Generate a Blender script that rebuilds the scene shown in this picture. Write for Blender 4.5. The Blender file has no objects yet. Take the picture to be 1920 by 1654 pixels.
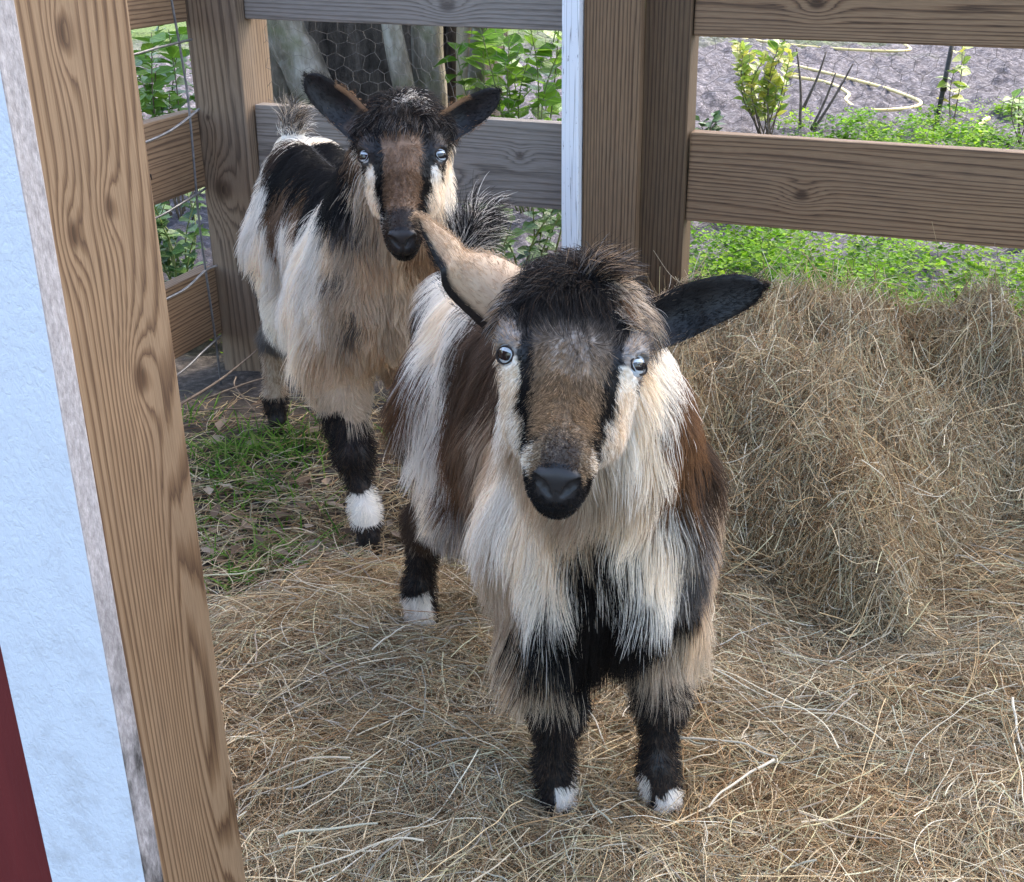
import bpy, bmesh, math, random
import numpy as np
from mathutils import Vector, Matrix
from mathutils.kdtree import KDTree

# ------------------------------------------------------------------ camera, world, sun, exposure
S = bpy.context.scene
COL = S.collection
R = math.radians
H = 1.05
PITCH, ROLL = R(23.1), R(-0.8)
cd = bpy.data.cameras.new('camera')
cam = bpy.data.objects.new('camera', cd)
COL.objects.link(cam)
cd.sensor_width = 36.0
cd.lens = 2291.0 / 1920.0 * 36.0
cd.clip_start = 0.02
cd.clip_end = 600.0
_f = Vector((0, math.cos(PITCH), -math.sin(PITCH)))
_r0 = Vector((1, 0, 0))
_u0 = Vector((0, math.sin(PITCH), math.cos(PITCH)))
_r = _r0 * math.cos(ROLL) + _u0 * math.sin(ROLL)
_u = _u0 * math.cos(ROLL) - _r0 * math.sin(ROLL)
cam.matrix_world = Matrix(((_r.x, _u.x, -_f.x, 0), (_r.y, _u.y, -_f.y, 0), (_r.z, _u.z, -_f.z, H), (0, 0, 0, 1)))
S.camera = cam

SUN_EL, SUN_AZ = R(48), R(46)          # azimuth measured from +Y towards +X
w = bpy.data.worlds.new('World')
S.world = w
w.use_nodes = True
nt = w.node_tree
nt.nodes.clear()
sky = nt.nodes.new('ShaderNodeTexSky')
sky.sky_type = 'NISHITA'
sky.sun_disc = False
sky.sun_elevation = SUN_EL
sky.sun_rotation = SUN_AZ
sky.air_density = 1.0
sky.dust_density = 3.0
sky.ozone_density = 0.4
bg = nt.nodes.new('ShaderNodeBackground')
bg.inputs['Strength'].default_value = 0.15
wo = nt.nodes.new('ShaderNodeOutputWorld')
nt.links.new(sky.outputs[0], bg.inputs[0])
nt.links.new(bg.outputs[0], wo.inputs[0])
sl = bpy.data.lights.new('sun', 'SUN')
sl.energy = 1.3
sl.angle = R(10)
sl.color = (1.0, 0.93, 0.82)
so = bpy.data.objects.new('sun', sl)
COL.objects.link(so)
_sd = Vector((math.sin(SUN_AZ) * math.cos(SUN_EL), math.cos(SUN_AZ) * math.cos(SUN_EL), math.sin(SUN_EL)))
so.rotation_euler = _sd.to_track_quat('Z', 'Y').to_euler()
so.location = (6, 6, 9)
S.view_settings.view_transform = 'Standard'
S.view_settings.look = 'None'
S.view_settings.gamma = 1
S.view_settings.use_curve_mapping = False
S.view_settings.exposure = 2.5
S.render.engine = 'CYCLES'
S.cycles.max_bounces = 8
S.cycles.transparent_max_bounces = 8
S.cycles.use_denoising = True

# ------------------------------------------------------------------ small helpers
rng = np.random.default_rng(7)


def V(*a):
    return np.array(a, float)


def unit(a):
    return a / np.maximum(np.linalg.norm(a, axis=-1, keepdims=True), 1e-9)


def _hash(ix, iy, iz, seed):
    n = (ix.astype(np.int64) * 374761393 + iy.astype(np.int64) * 668265263 + iz.astype(np.int64) * 2147483647 + seed * 144665) & 0xffffffff
    n = ((n ^ (n >> 13)) * 1274126177) & 0xffffffff
    n = ((n ^ (n >> 16)) * 2246822519) & 0xffffffff
    return ((n ^ (n >> 15)) & 0xffffff) / float(0xffffff)


def vnoise(p, seed=0):
    p = np.asarray(p, float)
    i = np.floor(p).astype(np.int64)
    f = p - i
    f = f * f * (3 - 2 * f)
    out = 0
    for dx in (0, 1):
        for dy in (0, 1):
            for dz in (0, 1):
                wgt = (f[..., 0] if dx else 1 - f[..., 0]) * (f[..., 1] if dy else 1 - f[..., 1]) * (f[..., 2] if dz else 1 - f[..., 2])
                out = out + wgt * _hash(i[..., 0] + dx, i[..., 1] + dy, i[..., 2] + dz, seed)
    return out * 2 - 1


def fbm2(x, y, freq, octaves=4, seed=0, gain=0.5):
    o, a = 0, 1.0
    for k in range(octaves):
        o = o + a * vnoise(np.stack([x * freq, y * freq, np.full_like(x, k * 7.3)], -1), seed + k)
        a *= gain
        freq *= 2.03
    return o


def sstep(a, b, x):
    t = np.clip((x - a) / (b - a), 0, 1)
    return t * t * (3 - 2 * t)


def tag(o, label=None, cat=None, group=None, kind=None):
    if label: o['label'] = label
    if cat: o['category'] = cat
    if group: o['group'] = group
    if kind: o['kind'] = kind
    return o


def thing(name, loc, label, cat, group=None):
    o = bpy.data.objects.new(name, None)
    o.empty_display_size = 0.1
    o.location = loc
    COL.objects.link(o)
    return tag(o, label, cat, group)


def link_mesh(name, verts, faces, mat, parent=None, smooth=False, uv=None, color=None, world=True):
    """verts in world space; stored relative to the parent's chain (parents carry translation only)."""
    verts = np.asarray(verts, float)
    off = np.zeros(3)
    q = parent
    while q is not None:
        off += np.array(q.location)
        q = q.parent
    me = bpy.data.meshes.new(name)
    me.from_pydata((verts - off).tolist() if world else verts.tolist(), [], faces.tolist() if hasattr(faces, 'tolist') else faces)
    if uv is not None:
        l = me.uv_layers.new(name='UVMap')
        l.data.foreach_set('uv', np.asarray(uv, np.float32).ravel())
    if color is not None:
        ca = me.color_attributes.new('coat', 'FLOAT_COLOR', 'POINT')
        c4 = np.ones((len(verts), 4), np.float32)
        c4[:, :3] = color
        ca.data.foreach_set('color', c4.ravel())
    if smooth:
        me.polygons.foreach_set('use_smooth', np.ones(len(me.polygons), bool))
    for m in (mat if isinstance(mat, (list, tuple)) else [mat]):
        if m: me.materials.append(m)
    me.update()
    o = bpy.data.objects.new(name, me)
    COL.objects.link(o)
    if parent is not None:
        o.parent = parent
    return o


def link_curves(name, pts, rad, col, mat, parent=None):
    """pts (N,n,3) world, rad (N,n), col (N,3): real strands."""
    N, n = pts.shape[:2]
    off = np.zeros(3)
    q = parent
    while q is not None:
        off += np.array(q.location)
        q = q.parent
    hc = bpy.data.hair_curves.new(name)
    hc.add_curves([n] * N)
    hc.points.foreach_set('position', (pts - off).astype(np.float32).ravel())
    ra = hc.attributes.get('radius') or hc.attributes.new('radius', 'FLOAT', 'POINT')
    ra.data.foreach_set('value', rad.astype(np.float32).ravel())
    ca = hc.attributes.new('coat', 'FLOAT_COLOR', 'CURVE')
    c4 = np.ones((N, 4), np.float32)
    c4[:, :3] = col
    ca.data.foreach_set('color', c4.ravel())
    hc.materials.append(mat)
    o = bpy.data.objects.new(name, hc)
    COL.objects.link(o)
    if parent is not None:
        o.parent = parent
    return o


# ------------------------------------------------------------------ node helper
class NB:
    def __init__(self, name):
        self.m = bpy.data.materials.new(name)
        self.m.use_nodes = True
        self.t = self.m.node_tree
        self.t.nodes.clear()
        self.out = self.t.nodes.new('ShaderNodeOutputMaterial')

    def n(self, typ, **kw):
        nd = self.t.nodes.new(typ)
        for k, v in kw.items():
            setattr(nd, k, v)
        return nd

    def set(self, sock, v):
        if hasattr(v, 'is_output') or isinstance(v, bpy.types.NodeSocket):
            self.t.links.new(v, sock)
        else:
            sock.default_value = v

    def math(self, op, a, b=None, c=None, clamp=False):
        nd = self.n('ShaderNodeMath', operation=op, use_clamp=clamp)
        for i, x in enumerate((a, b, c)):
            if x is not None: self.set(nd.inputs[i], x)
        return nd.outputs[0]

    def noise(self, vec, scale, detail=3, rough=0.55, w=None, dist=0.0, col=False):
        nd = self.n('ShaderNodeTexNoise', noise_dimensions='4D' if w is not None else '3D')
        if vec is not None: self.set(nd.inputs['Vector'], vec)
        if w is not None: self.set(nd.inputs['W'], w)
        nd.inputs['Scale'].default_value = scale
        nd.inputs['Detail'].default_value = detail
        nd.inputs['Roughness'].default_value = rough
        nd.inputs['Distortion'].default_value = dist
        return nd.outputs[1 if col else 0]

    def ramp(self, fac, stops, interp='LINEAR'):
        nd = self.n('ShaderNodeValToRGB')
        nd.color_ramp.interpolation = interp
        e = nd.color_ramp.elements
        while len(e) < len(stops): e.new(0.5)
        for el, (p, c) in zip(e, stops):
            el.position = p
            el.color = (*c, 1) if len(c) == 3 else c
        self.set(nd.inputs[0], fac)
        return nd.outputs[0]

    def mix(self, fac, a, b, mode='MIX'):
        nd = self.n('ShaderNodeMix', data_type='RGBA', blend_type=mode)
        self.set(nd.inputs[0], fac)
        for i, x in ((6, a), (7, b)):
            self.set(nd.inputs[i], (*x, 1) if isinstance(x, tuple) and len(x) == 3 else x)
        return nd.outputs[2]

    def mapping(self, vec, scale):
        nd = self.n('ShaderNodeMapping')
        self.set(nd.inputs[0], vec)
        nd.inputs['Scale'].default_value = scale
        return nd.outputs[0]

    def bump(self, h, strength, dist):
        nd = self.n('ShaderNodeBump')
        nd.inputs['Strength'].default_value = strength
        nd.inputs['Distance'].default_value = dist
        self.set(nd.inputs['Height'], h)
        return nd.outputs[0]

    def principled(self, color, rough=0.7, normal=None, spec=0.3, **kw):
        nd = self.n('ShaderNodeBsdfPrincipled')
        self.set(nd.inputs['Base Color'], (*color, 1) if isinstance(color, tuple) and len(color) == 3 else color)
        self.set(nd.inputs['Roughness'], rough)
        nd.inputs['Specular IOR Level'].default_value = spec
        if normal is not None: self.set(nd.inputs['Normal'], normal)
        for k, v in kw.items(): self.set(nd.inputs[k], v)
        self.t.links.new(nd.outputs[0], self.out.inputs[0])
        return self.m


def wood_material(name, light, dark, mid, knots=(), bands=16.0, slope=6.0, warp=1.0, weather=0.3, grey=(0.20, 0.185, 0.165)):
    b = NB(name)
    uv = b.n('ShaderNodeUVMap').outputs[0]
    sp = b.n('ShaderNodeSeparateXYZ')
    b.set(sp.inputs[0], uv)
    x, y = sp.outputs[0], sp.outputs[1]
    rnd = b.n('ShaderNodeObjectInfo').outputs['Random']
    wv = b.math('MULTIPLY', rnd, 37.0)
    st = b.mapping(uv, (8.5, 0.45, 1.0))
    fld = b.math('MULTIPLY', b.noise(st, 1.0, 1.0, 0.4, w=wv), warp)
    fld = b.math('ADD', fld, b.math('MULTIPLY', x, slope))
    wob = b.math('MULTIPLY', b.noise(b.mapping(uv, (55, 1.6, 1)), 1.0, 3, 0.6, w=wv), 0.14)
    fld = b.math('ADD', fld, wob)
    core = None
    for (kx, ky, ax, ay, amp) in knots:
        dx = b.math('DIVIDE', b.math('SUBTRACT', x, kx), ax)
        dy = b.math('DIVIDE', b.math('SUBTRACT', y, ky), ay)
        d2 = b.math('ADD', b.math('MULTIPLY', dx, dx), b.math('MULTIPLY', dy, dy))
        g = b.math('POWER', 2.718, b.math('MULTIPLY', d2, -0.16))
        fld = b.math('ADD', fld, b.math('MULTIPLY', g, amp))
        if ax > 0.012 and amp > 0.29 and ay > 0.05: continue                                  # broad swirls have no knot heart
        c = b.math('POWER', 2.718, b.math('MULTIPLY', b.math('MULTIPLY', d2, d2), -1.2))
        core = c if core is None else b.math('MAXIMUM', core, c)
    band = b.math('FRACT', b.math('MULTIPLY', fld, bands))
    fib = b.noise(b.mapping(uv, (420, 9, 1)), 1.0, 3, 0.6, w=wv)
    band2 = b.math('ADD', band, b.math('MULTIPLY', b.math('SUBTRACT', fib, 0.5), 0.45))
    col = b.ramp(band2, [(0.0, mid), (0.12, light), (0.5, light), (0.72, mid), (0.93, dark), (1.0, mid)])
    big = b.noise(b.mapping(uv, (9, 2.2, 1)), 1.0, 4, 0.6, w=wv)
    col = b.mix(b.math('MULTIPLY', b.ramp(big, [(0.35, (0, 0, 0)), (0.7, (1, 1, 1))]), weather), col, grey)
    fine = b.noise(b.mapping(uv, (900, 30, 1)), 1.0, 2, 0.5, w=wv)
    col = b.mix(0.55, col, b.ramp(fine, [(0.3, (0.55, 0.53, 0.5)), (0.7, (1.15, 1.13, 1.1))]), 'MULTIPLY')
    if core is not None:
        ring = b.math('FRACT', b.math('MULTIPLY', fld, bands * 2.1))
        col = b.mix(b.math('MULTIPLY', core, 0.92), col, b.ramp(ring, [(0.0, tuple(v * 0.45 for v in dark)), (1.0, tuple(v * 1.15 for v in dark))]))
    hgt = b.math('ADD', b.math('MULTIPLY', band2, -0.6), b.math('MULTIPLY', fib, 0.7))
    return b.principled(col, 0.72, b.bump(hgt, 0.55, 0.0012), 0.25)


def simple_material(name, c1, c2, scale, rough=0.8, bumpd=0.0, stretch=(1, 1, 1), spec=0.3, bump_scale=None, coords='Object'):
    b = NB(name)
    tc = b.n('ShaderNodeTexCoord').outputs[coords]
    nz = b.noise(b.mapping(tc, stretch), scale, 5, 0.6)
    col = b.ramp(nz, [(0.3, c1), (0.7, c2)])
    nrm = None
    if bumpd:
        nrm = b.bump(b.noise(b.mapping(tc, stretch), bump_scale or scale * 2, 5, 0.65), 0.8, bumpd)
    return b.principled(col, rough, nrm, spec)


def attr_material(name, rough=0.6, spec=0.3, transl=0.0, gain=1.0):
    """base colour read from the strand's / vertex' own colour"""
    b = NB(name)
    a = b.n('ShaderNodeAttribute', attribute_name='coat').outputs[0]
    m = b.principled(a, rough, None, spec)
    if transl:
        pr = b.t.nodes['Principled BSDF']
        tr = b.n('ShaderNodeBsdfTranslucent')
        b.set(tr.inputs[0], a)
        mx = b.n('ShaderNodeMixShader')
        mx.inputs[0].default_value = transl
        b.t.links.new(pr.outputs[0], mx.inputs[1])
        b.t.links.new(tr.outputs[0], mx.inputs[2])
        b.t.links.new(mx.outputs[0], b.out.inputs[0])
    return m


# ------------------------------------------------------------------ boards
def board(name, p0, p1, width_dir, width, thick_dir, thick, mat, parent=None, bevel=0.003, uvoff=(0, 0), bow=0.0):
    """box from p0 to p1 (centre line), real bevelled edges, UV in metres (across, along)"""
    p0, p1 = V(*p0), V(*p1)
    L = np.linalg.norm(p1 - p0)
    a = (p1 - p0) / L
    wd = V(*width_dir); wd = wd - a * (wd @ a); wd = wd / np.linalg.norm(wd)
    td = np.cross(a, wd)
    if td @ V(*thick_dir) < 0: td = -td
    bm = bmesh.new()
    nseg = 10
    ring = []
    hw, ht = width / 2, thick / 2
    prof = [(-hw, -ht), (hw, -ht), (hw, ht), (-hw, ht)]
    for i in range(nseg + 1):
        t = i / nseg
        jig = [random.uniform(-1, 1) * 0.0006 for _ in range(8)]
        ring.append([bm.verts.new(V(pw + jig[2 * j], t * L, pt + jig[2 * j + 1] + bow * 4 * t * (1 - t))) for j, (pw, pt) in enumerate(prof)])
    for i in range(nseg):
        for j in range(4):
            k = (j + 1) % 4
            bm.faces.new((ring[i][j], ring[i][k], ring[i + 1][k], ring[i + 1][j]))
    bm.faces.new(ring[0][::-1]); bm.faces.new(ring[-1])
    bmesh.ops.recalc_face_normals(bm, faces=bm.faces)
    ed = [e for e in bm.edges if e.calc_face_angle(0) > 1.0]
    bmesh.ops.bevel(bm, geom=ed, offset=bevel, segments=2, affect='EDGES', profile=0.6)
    bm.verts.index_update()
    vs = np.array([v.co[:] for v in bm.verts])
    fs = [[v.index for v in f.verts] for f in bm.faces]
    uv = []
    for f in bm.faces:
        n = f.normal
        for v in f.verts:
            c = v.co
            if abs(n.z) >= abs(n.x): uv.append((c.x + uvoff[0], c.y + uvoff[1]))
            else: uv.append((c.z + 0.31 + uvoff[0], c.y + uvoff[1]))
    bm.free()
    wv = p0 + vs[:, :1] * wd + vs[:, 1:2] * a + vs[:, 2:3] * td
    if np.dot(np.cross(wd, a), td) < 0:
        fs = [f[::-1] for f in fs]
        uv2, k = [], 0
        for f in fs:
            uv2 += uv[k:k + len(f)][::-1]; k += len(f)
        uv = uv2
    return link_mesh(name, wv, fs, mat, parent, smooth=False, uv=uv)


def tube(pts, rad, sides=6, closed=False):
    """verts, faces of a swept tube"""
    pts = np.asarray(pts, float)
    n = len(pts)
    rad = np.broadcast_to(np.asarray(rad, float), (n,))
    tg = unit(np.gradient(pts, axis=0))
    ref = V(0.31, 0.17, 0.93)
    a = unit(np.cross(tg, ref)); b_ = np.cross(tg, a)
    ang = np.linspace(0, 2 * math.pi, sides, endpoint=False)
    vs = (pts[:, None] + rad[:, None, None] * (np.cos(ang)[None, :, None] * a[:, None] + np.sin(ang)[None, :, None] * b_[:, None])).reshape(-1, 3)
    fs = []
    for i in range(n - 1):
        for j in range(sides):
            k = (j + 1) % sides
            fs.append([i * sides + j, i * sides + k, (i + 1) * sides + k, (i + 1) * sides + j])
    fs.append(list(range(sides))[::-1]); fs.append([(n - 1) * sides + j for j in range(sides)])
    return vs, fs


def merge(parts):
    vs, fs, o = [], [], 0
    for v, f in parts:
        vs.append(np.asarray(v)); fs += [[i + o for i in q] for q in f]; o += len(v)
    return np.concatenate(vs), fs


def spline(ctrl, n):
    c = np.asarray(ctrl, float)
    c = np.vstack([2 * c[0] - c[1], c, 2 * c[-1] - c[-2]])
    m = len(c) - 3
    t = np.linspace(0, m, n); i = np.minimum(t.astype(int), m - 1); u = (t - i)[:, None]
    p0, p1, p2, p3 = c[i], c[i + 1], c[i + 2], c[i + 3]
    return 0.5 * ((2 * p1) + (-p0 + p2) * u + (2 * p0 - 5 * p1 + 4 * p2 - p3) * u * u + (-p0 + 3 * p1 - 3 * p2 + p3) * u ** 3)

# ------------------------------------------------------------------ setting
FA = R(19.5)
E1 = V(math.cos(FA), -math.sin(FA), 0)     # along the back fence, to the right
E2 = V(math.sin(FA), math.cos(FA), 0)      # away from the pen
Z = V(0, 0, 1)
FC = V(-0.724, 2.966, 0)                   # foot of the corner post


def fp(s, d, z):
    return FC + E1 * s + E2 * d + Z * z


def fence_sd(x, y):
    """distance beyond the back fence (+ outside)"""
    return (x - FC[0]) * E2[0] + (y - FC[1]) * E2[1]


def side_sd(x, y):
    """distance inside of the side fence (+ inside)"""
    return (x - FC[0]) * E1[0] + (y - FC[1]) * E1[1]


# ---- ground: one sheet out to the horizon
xs = np.concatenate([[-250, -120, -60, -30, -15, -8, -5], np.linspace(-3.4, 4.4, 270), [5, 6.5, 9, 15, 30, 60, 120, 250]])
ys = np.concatenate([[-120, -60, -30, -12, -4, -1], np.linspace(0.2, 4.0, 190), np.linspace(4.04, 13.5, 190)[1:], [16, 22, 32, 60, 120, 250]])
gx, gy = np.meshgrid(xs, ys)
near = ((gx > -3.5) & (gx < 4.5) & (gy > 0) & (gy < 13.6)).astype(float)
out_d = sstep(-0.1, 0.3, fence_sd(gx, gy))
gz = (fbm2(gx, gy, 5.0, 4, 3) * 0.010 + fbm2(gx, gy, 1.1, 2, 9) * 0.012) * near
gz += near * out_d * (np.abs(fbm2(gx, gy, 9.0, 3, 21)) * 0.052 - 0.02)
nx, ny = len(xs), len(ys)
ii = (np.arange(ny - 1)[:, None] * nx + np.arange(nx - 1)[None]).ravel()
gf = np.stack([ii, ii + 1, ii + 1 + nx, ii + nx], 1)
b = NB('soil')
pos = b.n('ShaderNodeNewGeometry').outputs['Position']
sp = b.n('ShaderNodeSeparateXYZ'); b.set(sp.inputs[0], pos)
d_out = b.math('ADD', b.math('MULTIPLY', b.math('SUBTRACT', sp.outputs[0], FC[0]), float(E2[0])), b.math('MULTIPLY', b.math('SUBTRACT', sp.outputs[1], FC[1]), float(E2[1])))
n1 = b.noise(pos, 2.3, 4, 0.6)
fac = b.ramp(b.math('ADD', b.math('MULTIPLY', d_out, 0.35), b.math('MULTIPLY', n1, 0.5)), [(0.36, (0, 0, 0)), (0.66, (1, 1, 1))])
mulch = b.ramp(b.noise(pos, 38, 6, 0.7), [(0.3, (0.022, 0.018, 0.016)), (0.55, (0.085, 0.070, 0.060)), (0.75, (0.22, 0.185, 0.155))])
soil = b.ramp(b.noise(pos, 26, 7, 0.72), [(0.28, (0.028, 0.025, 0.027)), (0.5, (0.090, 0.083, 0.094)), (0.70, (0.24, 0.222, 0.245))])
gr = b.ramp(b.noise(pos, 30, 5, 0.7), [(0.35, (0.035, 0.06, 0.015)), (0.65, (0.12, 0.17, 0.05))])
far = b.ramp(b.math('ADD', b.math('MULTIPLY', sp.outputs[1], 0.05), b.math('MULTIPLY', b.noise(pos, 0.9, 3, 0.6), 0.35)), [(0.72, (0, 0, 0)), (0.82, (1, 1, 1))])
colr = b.mix(far, b.mix(fac, mulch, soil), gr)
hb = b.math('ADD', b.noise(pos, 60, 7, 0.75), b.math('MULTIPLY', b.noise(pos, 16, 4, 0.6), 1.6))
soil_m = b.principled(colr, 0.9, b.bump(hb, 1.0, 0.014), 0.15)
ground = link_mesh('ground', np.stack([gx, gy, gz], -1).reshape(-1, 3), gf, soil_m, smooth=True)
tag(ground, 'dark pen soil turning to pale grey garden soil beyond the fence', kind='structure')


# ---- hay: bedding and the pile by the fence
def hay_edge(x, y):
    """+ inside the bedding"""
    lim = 1.80 + (x + 0.50) * 0.62 + 0.05 * np.sin(x * 17 + 1) + 0.07 * vnoise(np.stack([x * 7, y * 7, x * 0], -1), 5)
    return lim - y


def mound(x, y):
    yf = 1.68 - 0.13 * np.exp(-((x - 0.56) / 0.10) ** 2) + 0.10 * np.exp(-((x - 0.385) / 0.06) ** 2) + 0.20 * np.exp(-((x - 0.86) / 0.13) ** 2)
    yf = yf + 0.05 * vnoise(np.stack([x * 9, y * 5, x * 0 + 3], -1), 31)
    t = (y - yf)
    rise = 0.095 * sstep(0.0, 0.10, t) + 0.085 * sstep(0.08, 0.28, t) + 0.075 * sstep(0.25, 0.50, t)
    back = fence_sd(x, y)
    ridge = 0.25 * sstep(-0.46, -0.20, back + 0.04 * vnoise(np.stack([x * 5, y * 5, x * 0], -1), 33))
    rise = np.maximum(rise, ridge) * sstep(0.10, 0.30, x)
    rise = rise * (1 - sstep(-0.10, 0.10, back))
    rise = rise * (1 + 0.10 * vnoise(np.stack([x * 6, y * 6, x * 0], -1), 77) + 0.19 * vnoise(np.stack([x * 13, y * 13, x * 0], -1), 78) + 0.10 * vnoise(np.stack([x * 29, y * 29, x * 0], -1), 79))
    return rise


def hay_z(x, y):
    e = hay_edge(x, y)
    base = 0.030 + 0.016 * fbm2(x, y, 4.5, 3, 41) + 0.010 * fbm2(x, y, 15, 2, 43)
    ins = sstep(-0.06, 0.14, np.maximum(e, (x - 0.30) * 1.0))
    ins = ins * (1 - sstep(-0.02, 0.10, fence_sd(x, y)))
    dip = sum(dd * np.exp(-((x - fx) ** 2 + (y - fy) ** 2) / rr ** 2) for fx, fy, dd, rr in ((-.146, 1.63, .040, .07), (.0, 1.69, .03, .07), (.047, 1.215, .016, .05), (.177, 1.21, .016, .05)))
    heap = 0.032 * np.exp(-(((x + 0.27) / 0.20) ** 2 + ((y - 1.58) / 0.16) ** 2))
    return base * ins + heap * ins - dip * ins - 0.05 * (1 - ins)


hx = np.linspace(-0.85, 1.75, 220); hy = np.linspace(0.55, 2.75, 190)
bx, by = np.meshgrid(hx, hy)
nxh, nyh = len(hx), len(hy)
hi = (np.arange(nyh - 1)[:, None] * nxh + np.arange(nxh - 1)[None]).ravel()
hf = np.stack([hi, hi + 1, hi + 1 + nxh, hi + nxh], 1)
hay_base_m = simple_material('matted_hay', (0.030, 0.020, 0.012), (0.13, 0.095, 0.058), 55, 0.9, 0.006, (1, 1, 1), 0.1, 120)
hb_z = hay_z(bx, by)
bed = link_mesh('hay_bedding', np.stack([bx, by, hb_z], -1).reshape(-1, 3), hf, hay_base_m, smooth=True)
tag(bed, 'loose hay bedding strewn over the pen floor under the goats', 'hay', kind='stuff')
mx = np.linspace(0.15, 1.75, 150); my = np.linspace(1.45, 2.75, 130)
px_, py_ = np.meshgrid(mx, my)
mz = hay_z(px_, py_) + mound(px_, py_) - 0.012
mz[mound(px_, py_) < 0.004] -= 0.06
nm_, nn_ = len(mx), len(my)
mi = (np.arange(nn_ - 1)[:, None] * nm_ + np.arange(nm_ - 1)[None]).ravel()
mf = np.stack([mi, mi + 1, mi + 1 + nm_, mi + nm_], 1)
pile = thing('hay_pile', (0.6, 2.0, 0.0), 'tall heap of loose dry hay against the right fence rails', 'hay pile')
link_mesh('heap', np.stack([px_, py_, mz], -1).reshape(-1, 3), mf, hay_base_m, pile, smooth=True)

HAYCOL = np.array([(0.46, 0.37, 0.23), (0.36, 0.27, 0.15), (0.28, 0.19, 0.10), (0.52, 0.46, 0.33), (0.20, 0.125, 0.065), (0.40, 0.38, 0.24), (0.31, 0.29, 0.17), (0.62, 0.56, 0.43)]) * 1.27
HAYP = np.array([0.22, 0.22, 0.17, 0.10, 0.12, 0.08, 0.06, 0.03])


def total_z(x, y):
    return hay_z(x, y) + mound(x, y)


def straw(x, y, zfun, length, rad, lift, curl, n=7, seed=1, fluff=0.03, colgain=1.0, droop=0.0):
    r = np.random.default_rng(seed)
    N = len(x)
    sw = vnoise(np.stack([x * 5, y * 5, x * 0], -1), 91) * 2.6
    ang = r.uniform(0, math.pi * 2, N) * 0.75 + sw
    k = r.normal(0, curl, N)
    L = length * r.uniform(0.45, 1.3, N)
    h0 = np.abs(r.normal(0, fluff, N))
    tilt = r.normal(0, lift, N)
    t = np.linspace(-0.5, 0.5, n)
    pts = np.zeros((N, n, 3))
    th = ang[:, None] + k[:, None] * t[None] + 0.5 * np.sin(t[None] * 9 + r.uniform(0, 6, (N, 1))) * np.abs(k[:, None]) * 0.3
    step = L[:, None] / (n - 1)
    dx, dy = np.cos(th) * step, np.sin(th) * step
    px = x[:, None] + np.cumsum(dx, 1) - dx.sum(1, keepdims=True) / 2
    py = y[:, None] + np.cumsum(dy, 1) - dy.sum(1, keepdims=True) / 2
    zz = zfun(px.ravel(), py.ravel()).reshape(N, n)
    arc = (0.25 - t[None] ** 2) * r.normal(0.02, 0.05, (N, 1)) * L[:, None] * 3
    own = zz.mean(1, keepdims=True)
    mix = 0.75
    pz = zz * mix + own * (1 - mix) + h0[:, None] + tilt[:, None] * t[None] * L[:, None] + np.maximum(arc, -0.01)
    pz = np.maximum(pz, zz - 0.006)
    pts[..., 0], pts[..., 1], pts[..., 2] = px, py, pz
    pts += r.normal(0, 0.0010, pts.shape)
    rr = rad * r.uniform(0.5, 1.35, N) * (1 + 0.4 * (r.random(N) < 0.05))
    radv = rr[:, None] * np.linspace(1.0, 0.65, n)[None]
    c = HAYCOL[r.choice(len(HAYCOL), N, p=HAYP)] * r.uniform(0.42, 1.28, (N, 1)) * colgain
    hue = vnoise(np.stack([x * 9, y * 9, x * 0], -1), 95)[:, None]
    fine_ = vnoise(np.stack([x * 23, y * 23, x * 0], -1), 96)[:, None]
    c = c * (1 + .22 * fine_) * np.where(hue + r.normal(0, .25, (N, 1)) > .22, V(.95, .86, .76), V(1, 1, 1.02))
    return pts, radv, c


hay_m = attr_material('dry_hay', 0.62, 0.25, 0.12)
r_ = np.random.default_rng(11)


def sample_floor(n, x0, x1, y0, y1, keep):
    x = r_.uniform(x0, x1, n * 3); y = r_.uniform(y0, y1, n * 3)
    k = r_.random(n * 3) < keep(x, y)
    return x[k][:n], y[k][:n]


x, y = sample_floor(98000, -0.75, 1.3, 0.95, 2.35, lambda x, y: sstep(-0.03, 0.10, hay_edge(x, y)) * (side_sd(x, y) > 0.08) * (y < 1.9) * np.where(mound(x, y) > 0.03, 0.0, 1.0))
pts, rad, c = straw(x, y, hay_z, 0.095, 0.00041, 0.22, 1.3, seed=5, fluff=0.011)
x2, y2 = sample_floor(9000, -0.75, 1.2, 0.95, 2.0, lambda x, y: sstep(0.0, 0.10, hay_edge(x, y)) * (mound(x, y) < 0.03))
p2, rd2, c2 = straw(x2, y2, hay_z, 0.19, 0.00066, 0.13, 0.7, seed=6, fluff=0.016, colgain=1.0)
# sparse stalks over the bare soil
x3, y3 = sample_floor(4200, -0.85, 0.1, 1.7, 2.75, lambda x, y: (side_sd(x, y) > 0.05) * (fence_sd(x, y) < -0.05) * np.exp(-np.maximum(-hay_edge(x, y), 0) / 0.45))
x4, y4 = sample_floor(1100, -0.75, 1.2, 0.95, 2.3, lambda x, y: sstep(0.0, 0.10, hay_edge(x, y)) * (mound(x, y) < 0.03))
p4, rd4, c4 = straw(x4, y4, hay_z, 0.11, 0.00100, 0.16, 0.28, seed=9, fluff=0.020, colgain=1.0)
c4 = c4 * 0.5 + V(.40, .39, .34) * 0.5
p3, rd3, c3 = straw(x3, y3, lambda a, q: a * 0 + 0.014, 0.12, 0.0007, 0.1, 0.8, seed=8, fluff=0.008)
link_curves('straw', np.concatenate([pts, p2, p3, p4]), np.concatenate([rad, rd2, rd3, rd4]), np.concatenate([c, c2, c3, c4]), hay_m, bed)['kind'] = 'stuff'
mk = lambda x, y: np.where(mound(x, y) > 0.015, 1.0, 0.0) * (fence_sd(x, y) < 0.06)
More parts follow.
